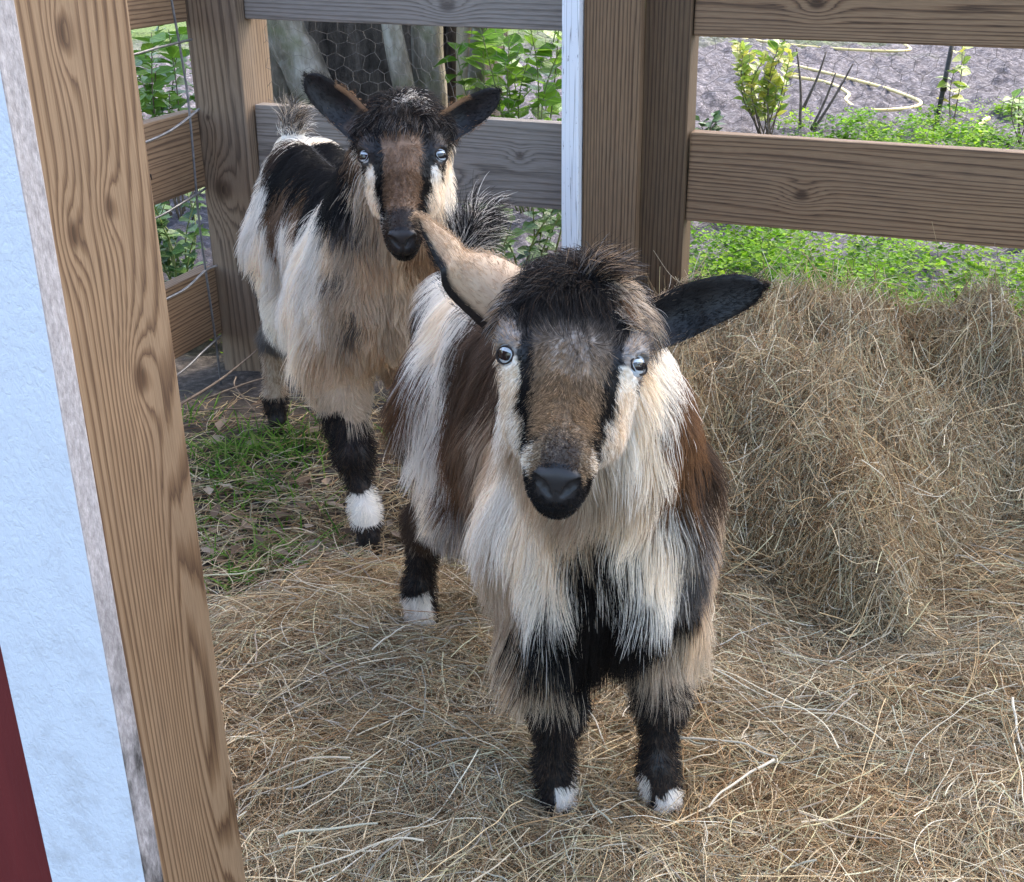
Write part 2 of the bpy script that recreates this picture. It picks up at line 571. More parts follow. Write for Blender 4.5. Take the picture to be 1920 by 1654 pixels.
x, y = sample_floor(84000, 0.16, 1.5, 1.5, 2.6, mk)
pts, rad, c = straw(x, y, total_z, 0.085, 0.00044, 0.75, 2.0, seed=15, fluff=0.018)
x2, y2 = sample_floor(9000, 0.16, 1.5, 1.5, 2.6, mk)
p2, rd2, c2 = straw(x2, y2, total_z, 0.18, 0.00060, 0.50, 1.0, seed=16, fluff=0.026, colgain=1.1)
link_curves('straw', np.concatenate([pts, p2]), np.concatenate([rad, rd2]), np.concatenate([c, c2]) * V(1.0, .96, .91), hay_m, pile)['kind'] = 'stuff'

# ---- timber
M_brown = wood_material('weathered_brown_pine', (0.235, 0.148, 0.082), (0.062, 0.035, 0.019), (0.170, 0.100, 0.053), bands=17, slope=6.5, warp=0.65, weather=0.22, grey=(0.15, 0.11, 0.08),
                        knots=[(-0.02, 0.24, 0.012, 0.016, 0.12), (0.03, 1.02, 0.010, 0.014, 0.1)])
M_grey = wood_material('weathered_grey_pine', (0.25, 0.215, 0.185), (0.105, 0.085, 0.070), (0.19, 0.158, 0.132), bands=16, slope=4.5, warp=0.9, weather=0.45, grey=(0.22, 0.20, 0.18),
                       knots=[(0.02, 0.66, 0.009, 0.010, 0.10), (-0.05, 0.50, 0.012, 0.02, 0.15)])
M_post = wood_material('weathered_post_pine', (0.225, 0.155, 0.098), (0.080, 0.050, 0.030), (0.16, 0.105, 0.063), bands=13, slope=5.0, warp=0.9, weather=0.4, grey=(0.16, 0.135, 0.115),
                       knots=[(-0.02, 0.56, 0.018, 0.030, 0.30), (-0.035, 0.73, 0.006, 0.007, 0.06)])
M_stud = wood_material('brown_stud_pine', (0.205, 0.130, 0.072), (0.066, 0.036, 0.019), (0.145, 0.087, 0.046), bands=14, slope=9.0, warp=0.5, weather=0.2, grey=(0.15, 0.11, 0.08))
M_dark = wood_material('dark_post_pine', (0.115, 0.072, 0.038), (0.040, 0.022, 0.011), (0.080, 0.047, 0.024), bands=13, slope=8.0, warp=0.5, weather=0.2, grey=(0.10, 0.078, 0.058))
M_honey = wood_material('honey_pine', (0.20, 0.132, 0.076), (0.060, 0.029, 0.012), (0.128, 0.074, 0.036), bands=12, slope=9.5, warp=0.85, weather=0.15, grey=(0.21, 0.165, 0.125),
                        knots=[(0.078, 0.721, 0.0085, 0.015, 0.26), (0.072, 0.858, 0.0055, 0.010, 0.16), (0.028, 0.848, 0.0060, 0.012, 0.18), (0.048, 0.983, 0.0055, 0.012, 0.16), (0.085, 0.33, 0.016, 0.10, 0.30), (0.08, 0.54, 0.018, 0.12, 0.34)])

RT = 0.038
fence = thing('board_fence', fp(1.0, 0.02, 0), 'back fence of wide brown boards on timber posts behind both goats', 'fence')


def rail(parent, s0, s1, zt, zb, drop, d, mat, lab=None, uvo=(0, 0)):
    za, zb2 = (zt + zb) / 2 - drop * s0, (zt + zb) / 2 - drop * s1
    o = board('rail', fp(s0, d + RT / 2, za), fp(s1, d + RT / 2, zb2), Z, zt - zb, -E2, RT, mat, parent, 0.004, uvo)
    if lab: o['label'] = lab
    return o


cp = board('post', fp(0.055, 0.063, -0.1), fp(0.055, 0.063, 1.32), E1, 0.135, -E2, 0.135, M_post, fence, 0.005)
cp['label'] = 'thick corner post with a big round knot'
ip = board('post', fp(1.110, 0.062, -0.1), fp(1.110, 0.062, 1.32), E1, 0.098, -E2, 0.088, M_dark, fence, 0.004)
ip['label'] = 'square post with a sunlit right side'
for zt, zb, dr in ((1.035, 0.852, 0.021), (0.662, 0.474, 0.022), (0.274, 0.09, 0.02)):
    rail(fence, 0.125, 0.915, zt, zb, dr, 0.03, M_grey, 'grey board left of the centre posts')
    rail(fence, 1.162, 2.75, zt, zb, dr, 0.03, M_brown, 'brown board right of the centre posts')
board('post', fp(2.80, 0.09, -0.1), fp(2.80, 0.09, 1.32), E1, 0.1, -E2, 0.1, M_post, fence, 0.004)

stud = board('stud', fp(1.006, -0.012, 0.0), fp(1.006, -0.012, 1.32), E1, 0.119, -E2, 0.038, M_stud, None, 0.003, (0, 0.6))
tag(stud, 'brown upright timber plank between the white strip and the square fence post', 'timber post')
mw = NB('chipped_white_paint')
uvn = mw.n('ShaderNodeUVMap').outputs[0]
chips = mw.ramp(mw.noise(mw.mapping(uvn, (160, 40, 1)), 1.0, 5, 0.7), [(0.62, (0, 0, 0)), (0.68, (1, 1, 1))])
crack = mw.ramp(mw.math('ABSOLUTE', mw.math('SUBTRACT', mw.noise(mw.mapping(uvn, (60, 1.2, 1)), 1.0, 2, 0.5), 0.5)), [(0.0, (1, 1, 1)), (0.012, (0, 0, 0))])
colw = mw.mix(chips, (0.70, 0.71, 0.73), (0.20, 0.19, 0.19))
colw = mw.mix(mw.math('MULTIPLY', crack, 0.7), colw, (0.12, 0.11, 0.11))
M_chip = mw.principled(colw, 0.6, mw.bump(mw.noise(mw.mapping(uvn, (180, 25, 1)), 1.0, 5, 0.7), 0.5, 0.001), 0.3)
strip = board('painted_board', fp(0.926, -0.014, 0.0), fp(0.926, -0.014, 1.32), E1, 0.037, -E2, 0.085, M_chip, None, 0.003)
tag(strip, 'narrow upright white painted board edge, left of the brown plank', 'board')

side = thing('board_fence', fp(0.0, -0.6, 0), 'side fence of dark boards at far left behind the wire grid', 'fence')
for zt, zb in ((1.03, 0.845), (0.648, 0.467), (0.272, 0.098)):
    board('rail', fp(-0.02, -1.6, (zt + zb) / 2 - 0.01), fp(-0.02, -0.012, (zt + zb) / 2), Z, zt - zb, E1, RT, M_brown, side, 0.004)
mk_ = [(-0.006, 0.0), (0.006, 0.022), (-0.004, 0.024), (0.006, 0.022), (0.007, 0.010)]
pv = [fp(0.0005, -0.235 + a * 1.3, 0.515 + b_ * 1.0) for a, b_ in mk_]
va, fa_ = merge([tube([pv[0], pv[1]], 0.0012, 5), tube([pv[2], pv[3]], 0.0012, 5), tube([pv[3], pv[4]], 0.0012, 5)])
link_mesh('stamped_arrow', va, fa_, simple_material('stamp_ink', (0.03, 0.022, 0.018), (0.045, 0.03, 0.024), 40), side)

# ---- barn corner: honey post, white trim, red siding
JA = V(-0.276, 0.956, 0)


def jp(a, n_, z):
    lean = (z - 0.6) * 0.012
    return JA + E1 * a + E2 * (n_ - lean) + Z * z


hp = board('timber_post', jp(-0.019, -0.0635, -0.1), jp(-0.019, -0.0635, 1.5), E2, 0.127, E1, 0.038, M_honey, None, 0.002, (0.0635, -0.1))
tag(hp, 'honey coloured pine post with knots, in front of everything beside white trim', 'timber post')
bt = NB('stucco_white_paint')
tc = bt.n('ShaderNodeTexCoord').outputs['Object']
h1 = bt.noise(bt.mapping(tc, (1, 1, 0.55)), 190, 4, 0.6, dist=0.8)
h2 = bt.noise(bt.mapping(tc, (1, 1, 3.0)), 24, 4, 0.6, dist=1.2)
vein = bt.ramp(bt.math('ABSOLUTE', bt.math('SUBTRACT', h2, 0.5)), [(0.0, (0.0, 0.0, 0.0)), (0.035, (1, 1, 1))])
hh = bt.math('ADD', bt.ramp(h1, [(0.32, (0, 0, 0)), (0.62, (1, 1, 1))]), bt.math('MULTIPLY', vein, 0.18))
spk = bt.ramp(bt.noise(tc, 130, 3, 0.6), [(0.70, (0, 0, 0)), (0.75, (1, 1, 1))])
cw = bt.mix(bt.math('MULTIPLY', spk, 0.35), (0.67, 0.70, 0.745), (0.30, 0.30, 0.31))
cw = bt.mix(bt.math('MULTIPLY', bt.ramp(vein, [(0.0, (1, 1, 1)), (0.35, (0, 0, 0))]), 0.16), cw, (0.30, 0.31, 0.33))
spz = bt.n('ShaderNodeSeparateXYZ'); bt.set(spz.inputs[0], tc)
splash = bt.math('MULTIPLY', bt.ramp(bt.noise(tc, 26, 6, 0.7), [(0.50, (0, 0, 0)), (0.72, (1, 1, 1))]), bt.ramp(spz.outputs[2], [(0.35, (1, 1, 1)), (0.75, (0.12, 0.12, 0.12))]))
cw = bt.mix(bt.math('MULTIPLY', splash, 0.42), cw, (0.27, 0.235, 0.20))
M_trim = bt.principled(cw, 0.45, bt.bump(hh, 0.42, 0.0015), 0.45)
be = NB('raw_trim_edge')
tc = be.n('ShaderNodeTexCoord').outputs['Object']
sp = be.n('ShaderNodeSeparateXYZ'); be.set(sp.inputs[0], tc)
mold = be.math('MULTIPLY', be.ramp(be.noise(be.mapping(tc, (1, 1, 0.35)), 45, 5, 0.65), [(0.38, (0, 0, 0)), (0.62, (1, 1, 1))]),
               be.ramp(sp.outputs[2], [(0.42, (1, 1, 1)), (0.60, (0, 0, 0))]))
ce = be.ramp(be.noise(be.mapping(tc, (1, 1, 0.5)), 260, 4, 0.65), [(0.3, (0.20, 0.185, 0.185)), (0.7, (0.38, 0.36, 0.36))])
ce = be.mix(mold, ce, (0.035, 0.032, 0.03))
M_edge = be.principled(ce, 0.8, be.bump(be.noise(be.mapping(tc, (1, 1, 0.5)), 330, 4, 0.7), 0.7, 0.0012), 0.2)
M_red = simple_material('barn_red_paint', (0.115, 0.016, 0.016), (0.15, 0.021, 0.020), 30, 0.55, 0.002, (1, 1, 0.12), 0.35, 120)
barn = thing('barn_wall', jp(-0.2, -0.14, 0), 'red barn wall with a rough white trim board at the left edge', 'barn wall')
for a0, a1 in ((-0.275, -0.094), (-0.455, -0.279), (-0.635, -0.459)):
    board('siding_board', jp((a0 + a1) / 2, -0.138, -0.1), jp((a0 + a1) / 2, -0.138, 1.5), E1, a1 - a0, -E2, 0.012, M_red, barn, 0.002)
trim = board('trim_board', jp(-0.0445, -0.1395, -0.1), jp(-0.0445, -0.1395, 1.5), E1, 0.103, -E2, 0.0235, M_trim, barn, 0.0015)
trim.data.materials.append(M_edge)
for f in trim.data.polygons:
    if Vector(f.normal).dot(Vector(E1)) > 0.9: f.material_index = 1

# ------------------------------------------------------------------ goats
def surface_nets(F, org, h):
    nx, ny, nz = F.shape
    neg = F < 0
    c = [neg[i:nx - 1 + i, j:ny - 1 + j, k:nz - 1 + k] for i in (0, 1) for j in (0, 1) for k in (0, 1)]
    s = sum(a.astype(np.int8) for a in c)
    act = (s > 0) & (s < 8)
    ci = np.argwhere(act)
    idx = -np.ones(act.shape, np.int64)
    idx[act] = np.arange(len(ci))
    acc = np.zeros((len(ci), 3)); cnt = np.zeros(len(ci))
    cor = [(i, j, k) for i in (0, 1) for j in (0, 1) for k in (0, 1)]
    vals = [F[ci[:, 0] + i, ci[:, 1] + j, ci[:, 2] + k] for i, j, k in cor]
    for a in range(8):
        for b_ in range(a + 1, 8):
            d = [cor[b_][q] - cor[a][q] for q in range(3)]
            if sum(abs(v) for v in d) != 1: continue
            va, vb = vals[a], vals[b_]
            m = (va < 0) != (vb < 0)
            t = np.where(m, va / np.where(m, va - vb, 1), 0)
            p = V(*cor[a])[None] + t[:, None] * V(*d)[None]
            acc[m] += p[m]; cnt[m] += 1
    verts = V(*org) + (ci + acc / cnt[:, None]) * h
    faces = []
    for ax in range(3):
        u, v = (ax + 1) % 3, (ax + 2) % 3
        sl0 = [slice(0, -1) if q == ax else slice(1, -1) for q in range(3)]
        sl1 = [slice(1, None) if q == ax else slice(1, -1) for q in range(3)]
        A, B = neg[tuple(sl0)], neg[tuple(sl1)]
        e = np.argwhere(A != B)
        o = np.array([0 if q == ax else 1 for q in range(3)])
        e = e + o
        def cell(du, dv):
            q = e.copy(); q[:, u] -= du; q[:, v] -= dv
            return idx[q[:, 0], q[:, 1], q[:, 2]]
        f = np.stack([cell(1, 1), cell(0, 1), cell(0, 0), cell(1, 0)], 1)
        ins = neg[e[:, 0], e[:, 1], e[:, 2]]
        f[~ins] = f[~ins][:, ::-1]
        faces.append(f)
    return verts, np.concatenate(faces)


def sd_cone(p, a, b_, r1, r2):
    ab = b_ - a
    t = np.clip(((p - a) @ ab) / (ab @ ab), 0, 1)
    return np.linalg.norm(p - a - t[..., None] * ab, axis=-1) - (r1 + (r2 - r1) * t)


def sd_ell(p, c, M, r):
    q = (p - c) @ M.T
    k0 = np.linalg.norm(q / r, axis=-1)
    k1 = np.linalg.norm(q / (r * r), axis=-1)
    return k0 * (k0 - 1) / np.maximum(k1, 1e-9)


class Sdf:
    def __init__(self, lo, hi, h):
        self.org, self.h = V(*lo), h
        self.n = np.ceil((V(*hi) - self.org) / h).astype(int) + 1
        self.F = np.full(self.n, 0.25, np.float32)

    def _sub(self, lo, hi, pad):
        a = np.maximum(np.floor((lo - pad - self.org) / self.h).astype(int), 0)
        b_ = np.minimum(np.ceil((hi + pad - self.org) / self.h).astype(int) + 1, self.n)
        sl = tuple(slice(i, j) for i, j in zip(a, b_))
        g = np.stack(np.meshgrid(*[np.arange(i, j) for i, j in zip(a, b_)], indexing='ij'), -1) * self.h + self.org
        return sl, g

    def put(self, prim, k=0.03, pad=0.07):
        f, lo, hi = prim
        sl, g = self._sub(lo, hi, pad)
        d = f(g).astype(np.float32)
        o = self.F[sl]
        hh = np.maximum(k - np.abs(o - d), 0) / k
        self.F[sl] = np.minimum(o, d) - hh * hh * k * 0.25

    def cut(self, prim, k=0.006):
        f, lo, hi = prim
        sl, g = self._sub(lo, hi, 0.012)
        d = -f(g).astype(np.float32)
        o = self.F[sl]
        hh = np.maximum(k - np.abs(o - d), 0) / k
        self.F[sl] = np.maximum(o, d) + hh * hh * k * 0.25

    def at(self, p):
        q = np.clip((p - self.org) / self.h, 0, self.n - 1.001)
        i = q.astype(np.int64); f = (q - i).astype(np.float32)
        F = self.F; o = 0
        for dx in (0, 1):
            wx = f[:, 0] if dx else 1 - f[:, 0]
            for dy in (0, 1):
                wy = f[:, 1] if dy else 1 - f[:, 1]
                for dz in (0, 1):
                    wz = f[:, 2] if dz else 1 - f[:, 2]
                    o = o + wx * wy * wz * F[i[:, 0] + dx, i[:, 1] + dy, i[:, 2] + dz]
        return o

    def grad(self, p):
        e = self.h * 1.2
        g = np.stack([self.at(p + V(*a) * e) - self.at(p - V(*a) * e) for a in np.eye(3)], -1)
        return unit(g)


def cone(a, b_, r1, r2):
    a, b_ = V(*a), V(*b_); r = max(r1, r2)
    return (lambda p: sd_cone(p, a, b_, r1, r2), np.minimum(a, b_) - r, np.maximum(a, b_) + r)


def ell(c, M, r):
    c, r = V(*c), V(*r); m = r.max()
    return (lambda p: sd_ell(p, c, M, r), c - m, c + m)


PAL = {'w': (0.93, 0.87, 0.77), 'c': (0.66, 0.54, 0.40), 't': (0.36, 0.25, 0.16), 'r': (0.175, 0.092, 0.045), 'd': (0.066, 0.042, 0.028), 'm': (0.115, 0.075, 0.050),
       'k': (0.011, 0.010, 0.010), 'g': (0.15, 0.138, 0.13), 'p': (0.52, 0.40, 0.285), 'b': (0.22, 0.14, 0.085), 's': (0.36, 0.33, 0.30)}

fur_m = attr_material('goat_hair', 0.42, 0.22, 0.42)
skin_m = attr_material('goat_skin', 0.5, 0.35)
nose_m = NB('nose_leather')
_tc = nose_m.n('ShaderNodeTexCoord').outputs['Object']
eye_b = NB('pale_eye'); 
M_eye = eye_b.principled(eye_b.ramp(eye_b.noise(eye_b.n('ShaderNodeTexCoord').outputs['Object'], 420, 3, 0.6), [(0.3, (0.34, 0.39, 0.42)), (0.7, (0.54, 0.58, 0.61))]), 0.08, None, 0.5, **{'Coat Weight': 0.8})
M_pupil = simple_material('pupil', (0.004, 0.004, 0.006), (0.007, 0.007, 0.009), 60, 0.06, spec=0.6)
M_lid = simple_material('eyelid_skin', (0.022, 0.017, 0.015), (0.04, 0.032, 0.028), 300, 0.7, spec=.15)
M_hoof = simple_material('hoof_horn', (0.018, 0.015, 0.014), (0.045, 0.038, 0.032), 60, 0.5, 0.001, (1, 1, 4))


def make_goat(G):
    k = G['k']
    O, fv = V(*G['O']), unit(V(*G['f']))
    sv = unit(np.cross(V(0, 0, 1), fv))        # towards the goat's left (image right)
    Mb = np.stack([fv, sv, Z])
    L = lambda f, s, z: O + k * (fv * f + sv * s) + Z * z * k
    Ee, uu = V(*G['E']), unit(V(*G['u']))
    vv = V(*G['v']); vv = unit(vv - uu * (vv @ uu))
    ww = np.cross(uu, vv)
    Mh = np.stack([uu, vv, ww])
    hk = G['hk']
    fu = G.get('fu', 1.0)
    su = lambda u: u * fu if u > 0 else u
    Hd = lambda u, v, w_: Ee + hk * (uu * su(u) + vv * v + ww * w_)
    h = G['res']
    sdf = Sdf(*G['box'], h)
    body = Sdf(*G['box'], 0.012)
    P, Q = [], []
    e_ = lambda f, s, z, r: ell(L(f, s, z), Mb, V(*r) * k)
    P += [(e_(-.205, 0, .470, (.125, .073, .115)), .05), (e_(0, 0, G.get('bz', .425), (.27, .088, G.get('brz', .130))), .06), (e_(.165, 0, G.get('cz', .41), (.115, .090, G.get('crz', .150))), .06),
          (cone(L(-.24, 0, .535), L(.16, 0, .525), .050 * k, .055 * k), .05), (e_(.235, 0, G.get('fz', .385), (.055, .062, .085)), .05)]
    nb = L(.205, 0, .465); nh = Hd(-.075, 0, -.035)
    nm = (nb + nh) / 2 + Z * -0.005
    P += [(cone(nb, nm, .096 * k, .076 * k), .05), (cone(nm, nh, .074 * k, .056 * k), .04)]
    hoofs = []
    for i, sg in enumerate((-1, 1)):
        ft = V(*G['fore'][i]); hi_ = V(*G['hind'][i])
        el = L(.185, .068 * sg, .275)
        kn = ft + (el - ft) * V(0.52, 0.52, 0) + Z * (.165 * k - ft[2]) + fv * .012
        fe = ft + Z * .062 * k - fv * .004
        P += [(cone(L(.165, .066 * sg, .40), el, .064 * k, .043 * k), .05), (cone(el, kn, .041 * k, .0235 * k), .03), (cone(kn, fe, .0225 * k, .0165 * k), .02),
              (cone(fe, ft + Z * .022 + fv * .010, .0195 * k, .020 * k), .02), (ell(kn, Mb, V(.025, .024, .028) * k), .02)]
        hip = L(-.20, .046 * sg, .42); st = L(-.125, .056 * sg, .30)
        hk_ = (hi_ * .68 + hip * .32) * V(1, 1, 0) - fv * .030 * k + Z * .20 * k
        fe2 = hi_ + Z * .065 * k - fv * .006
        P += [(cone(hip, st, .078 * k, .052 * k), .05), (cone(st, hk_, .046 * k, .025 * k), .03), (cone(hk_, fe2, .0225 * k, .017 * k), .02),
              (cone(fe2, hi_ + Z * .022 + fv * .010, .0195 * k, .020 * k), .02)]
        for base in (ft, hi_):
            hoofs.append(base)
    t0 = L(-.30, 0, .535)
    P += [(cone(t0, L(*G['tail'][0]), .028 * k, .022 * k), .03), (cone(L(*G['tail'][0]), L(*G['tail'][1]), .022 * k, .010 * k), .01)]
    eh = lambda u, v, w_, r: ell(Hd(u, v, w_), Mh, V(r[0] * (fu if u > 0.02 else 1), r[1], r[2]) * hk)
    Q += [(eh(-.055, 0, -.022, (.070, .055, .052)), .03), (eh(-.015, 0, -.002, (.055, .047, .028)), .02),
          (cone(Hd(-.005, 0, -.018), Hd(.108, 0, -.016), .041 * hk, .0225 * hk), .02),
          (eh(.116, 0, -.027, (.036, .0285, .028)), .018), (eh(.144, 0, -.019, (.010, .0175, .013)), .008), (eh(.138, 0, -.038, (.022, .0245, .017)), .010),
          (cone(Hd(-.02, 0, -.070), Hd(.10, 0, -.058), .031 * hk, .021 * hk), .025), (eh(.124, 0, -.064, (.023, .0195, .016)), .012)]
    for sg in (-1, 1):
        Q += [(eh(.000, .030 * sg, -.046, (.068, .026, .036)), .025), (eh(-.014, .052 * sg, .0065, (.022, .0165, .0125)), .012), (eh(.1465, .0130 * sg, -.0145, (.0070, .0075, .0085)), .006),
              (eh(.006, .046 * sg, -.018, (.028, .014, .016)), .012), (cone(Hd(-.062, .032 * sg, -.012), Hd(*G['ears'][0 if sg < 0 else 1]['root']), .024 * hk, .020 * hk), .02)]
    for pr, kk in P:
        sdf.put(pr, kk * k); body.put(pr, kk * k)
    headsdf = Sdf(*G['box'], 0.012)
    for pr, kk in Q:
        sdf.put(pr, kk * hk); headsdf.put(pr, kk * hk)
    # nostrils, mouth, eye sockets
    for sg in (-1, 1):
        ec_ = Hd(G['eu'], .0515 * sg, G['ew']); lk_ = unit(V(*G['look'][0 if sg < 0 else 1]))
        sdf.put(ell(ec_, Mh, V(.0158, .0158, .0158) * hk), .010 * hk, .03)
        sdf.cut(cone(ec_ + lk_ * .006, ec_ + lk_ * .03, 0.0090 * hk, .0112 * hk), .0025)
    cor = np.array([Hd(u, v, w_) for u in (.060, .190) for v in (-.048, .048) for w_ in (-.10, .025)])
    fine = Sdf(cor.min(0), cor.max(0), .0011)
    for pr, kk in Q:
        fine.put(pr, kk * hk)

    def front(v, w_):
        us = np.linspace(.205, .06, 240)
        pp = np.array([Hd(u, v, w_) for u in us])
        hit = np.where(fine.at(pp) < 0)[0]
        return us[hit[0]] if len(hit) else None

    def groove(path, radii, dip):
        q = [(front(v, w_), v, w_) for v, w_ in path]
        pts = [Hd(u + dip, v, w_) if u is not None else None for u, v, w_ in q]
        for a, b_, r1, r2 in zip(pts[:-1], pts[1:], radii[:-1], radii[1:]):
            if a is not None and b_ is not None:
                fine.cut(cone(a, b_, r1 * hk, r2 * hk), .0012)

    for sg in (-1, 1):
        groove([(.0058 * sg, -.0265), (.0095 * sg, -.0215), (.0140 * sg, -.0165), (.0175 * sg, -.0135)], [.0026, .0042, .0060, .0046], .0002)
    groove([(0, -.0235), (0, -.030), (0, -.038), (0, -.045)], [.0016, .0018, .0018, .0018], .0006)
    groove([(-.0235, -.0475), (-.016, -.0505), (-.008, -.0495), (0, -.0470), (.008, -.0495), (.016, -.0505), (.0235, -.0475)], [.0018, .0022, .0022, .0018, .0022, .0022, .0018], .0006)
    vs, fs = surface_nets(sdf.F, sdf.org, h)
    def relax(vs, fs):
        q = np.zeros_like(vs); c = np.zeros(len(vs))
        for a in range(4):
            i, j = fs[:, a], fs[:, (a + 1) % 4]
            np.add.at(q, i, vs[j]); np.add.at(c, i, 1)
        return vs * 0.5 + 0.5 * q / np.maximum(c, 1)[:, None]
    # relax once so the net reads as skin
    nb_sum = np.zeros_like(vs); nb_cnt = np.zeros(len(vs))
    for a in range(4):
        i, j = fs[:, a], fs[:, (a + 1) % 4]
        np.add.at(nb_sum, i, vs[j]); np.add.at(nb_cnt, i, 1)
    vs = vs * 0.5 + 0.5 * nb_sum / np.maximum(nb_cnt, 1)[:, None]
    nrm_v = sdf.grad(vs)

    def frames(p):
        q = (p - O) / k
        b_ = np.stack([q @ fv, q @ sv, q[:, 2]], -1)
        b_[:, 2] = p[:, 2] / k
        hd = np.stack([(p - Ee) @ uu, (p - Ee) @ vv, (p - Ee) @ ww], -1) / hk
        hd[:, 0] = np.where(hd[:, 0] > 0, hd[:, 0] / fu, hd[:, 0])
        hs = headsdf.at(p)
        isH = (hs < body.at(p) - 0.004) | ((hd[:, 0] > -.125) & (hd[:, 2] > -.055) & (hs < .022))
        return b_, hd, isH

    sp_ = np.array([s[:3] for s in G['seeds']]); sc_ = np.array([PAL[s[3]] for s in G['seeds']]); sw_ = np.array([s[4] if len(s) > 4 else 0.0 for s in G['seeds']])
    r = np.random.default_rng(G['seed'])

    def coat(p, jit):
        b_, hd, isH = frames(p)
        q = p + 0.022 * np.stack([vnoise(p * 14, 1), vnoise(p * 14, 2), vnoise(p * 9, 3)], -1) + jit * r.normal(0, 1, p.shape)
        d = np.linalg.norm(q[:, None] - sp_[None], axis=2) - sw_[None]
        first = d.argmin(1)
        c = sc_[first]
        if jit > 0:
            lockn = vnoise(p * V(45, 45, 12), 72) + r.normal(0, .35, len(p))
            d[np.arange(len(p)), first] += .018 + 9 * (lockn > G.get('lock', .62))
            c = np.where((lockn > G.get('lock', .62))[:, None], .5 * c + .5 * sc_[d.argmin(1)], c)
        hc_ = G['face'](hd + 0.0035 * np.stack([vnoise(hd * 60, 4), vnoise(hd * 60, 5), vnoise(hd * 60, 6)], -1) + jit * 0.75 * r.normal(0, 1, hd.shape))
        wh = sstep(-0.055, -0.03, hd[:, 0] + hd[:, 2] * 0.6 + r.normal(0, .012, len(hd))) if G.get('nofade') is None else 1.0
        useH = isH & (hd[:, 0] > -.135)
        c = np.where(useH[:, None], hc_, c)
        tl = (b_[:, 0] < -.27) & (b_[:, 2] > .598) & ~isH
        c = np.where(tl[:, None], np.array([PAL[x] for x in G['tailcol']])[r.integers(0, len(G['tailcol']), len(p))], c)
        lock = vnoise(p * V(30, 30, 9), 71)[:, None]
        c = c * (1 + .16 * lock) * np.where(lock > .25, V(1.0, .95, .88), V(1, 1, 1))
        lc, lw = G['legs'](p, b_, Mb)
        c = np.where(lw[:, None], lc, c)
        return c, b_, hd, isH

    root = thing('goat', (O[0], O[1], 0.0), G['label'], 'goat')
    vf, ff = surface_nets(fine.F, fine.org, fine.h)
    vf = relax(vf, ff)
    keepU = lambda v_, f_: (((v_[f_].mean(1)) - Ee) @ uu) / hk / fu
    fine_faces = ff[keepU(vf, ff) > .0865]
    body_faces = fs[~((keepU(vs, fs) > .0885) & (headsdf.at(vs[fs].mean(1)) < body.at(vs[fs].mean(1)) - .004))]
    cv, b_v, hd_v, isH_v = coat(vs, 0.0)
    cvf, _q, hdf, isHf = coat(vf, 0.0)
    for _k in range(1):
        cv = cv + coat(vs, 0.0)[0]; cvf = cvf + coat(vf, 0.0)[0]
    cv /= 2; cvf /= 2
    ncol = V(0.016, 0.0148, 0.0148)
    def nosepad(h_):
        return (h_[:, 0] > .1445) & (h_[:, 2] < -.003) & (h_[:, 2] > -.034 + .35 * np.abs(h_[:, 1])) & (np.abs(h_[:, 1]) < .0172)
    nose_mask = isH_v & ((hd_v[:, 0] > .140) | ((hd_v[:, 0] > .10) & (hd_v[:, 2] < -.046)))
    cv = np.where(nose_mask[:, None], ncol * np.where(nosepad(hd_v), 1.5, 1.0)[:, None], cv * 0.8)
    mf_ = ((hdf[:, 0] > .140) | ((hdf[:, 0] > .10) & (hdf[:, 2] < -.046)))
    cvf = np.where(mf_[:, None], ncol * np.where(nosepad(hdf), 1.5, 1.0)[:, None], cvf * 0.8)
    verts, faces = [vs, vf], body_faces.tolist() + (fine_faces + len(vs)).tolist()
    cols = [cv, cvf]
    # ears: closed, cupped leaves that belong to the same body mesh
    ear_roots = []
    off = len(vs) + len(vf)
    for er in G['ears']:
        rt = Hd(*er['root'])
        ctrl = [rt] + [V(*c_) for c_ in er['spine']]
        nS, nA = 26, 13
        sp2 = spline(ctrl, nS)
        t = np.linspace(0, 1, nS)
        wid = er['w'] * np.interp(t, [0, .12, .3, .5, .7, .85, .95, 1], er.get('prof', [.80, .98, 1.0, .97, .86, .69, .45, .06]))
        tg = unit(np.gradient(sp2, axis=0))
        ac0, ac1 = unit(V(*er['across'])), unit(V(*er['across2']))
        ac = ac0[None] * (1 - t[:, None]) + ac1[None] * t[:, None]
        ac = unit(ac - tg * (ac * tg).sum(1, keepdims=True))
        nn = np.cross(tg, ac)
        if (nn.mean(0) @ V(*er['inner'])) < 0: nn = -nn
        a = np.linspace(-1, 1, nA)
        cup = np.interp(t, [0, .3, 1], er['cup'])
        thk = 0.0030
        for side_ in (1, -1):
            g = sp2[:, None] + (wid[:, None] * a[None])[..., None] * ac[:, None] + (wid[:, None] * cup[:, None] * (a[None] ** 2))[..., None] * nn[:, None] + side_ * thk * np.sqrt(np.maximum(1 - a ** 4, 0))[None, :, None] * nn[:, None]
            g = g.reshape(-1, 3)
            q = []
            for i in range(nS - 1):
                for j in range(nA - 1):
                    f = [i * nA + j, i * nA + j + 1, (i + 1) * nA + j + 1, (i + 1) * nA + j]
                    q.append([x + off for x in (f if side_ > 0 else f[::-1])])
            # orientation check
            n0 = np.cross(g[q[5][1] - off] - g[q[5][0] - off], g[q[5][3] - off] - g[q[5][0] - off])
            if n0 @ (nn[0] * side_) < 0: q = [f[::-1] for f in q]
            T2 = np.repeat(t, nA); A2 = np.tile(a, nS)
            c_ = er['col'](T2, A2, side_ > 0)
            verts.append(g); faces += q; cols.append(np.asarray(c_)); off += len(g)
            ear_roots.append((g, np.repeat(nn * side_, nA, 0), np.repeat(tg, nA, 0), np.asarray(c_), T2, A2))
    allv = np.concatenate(verts)
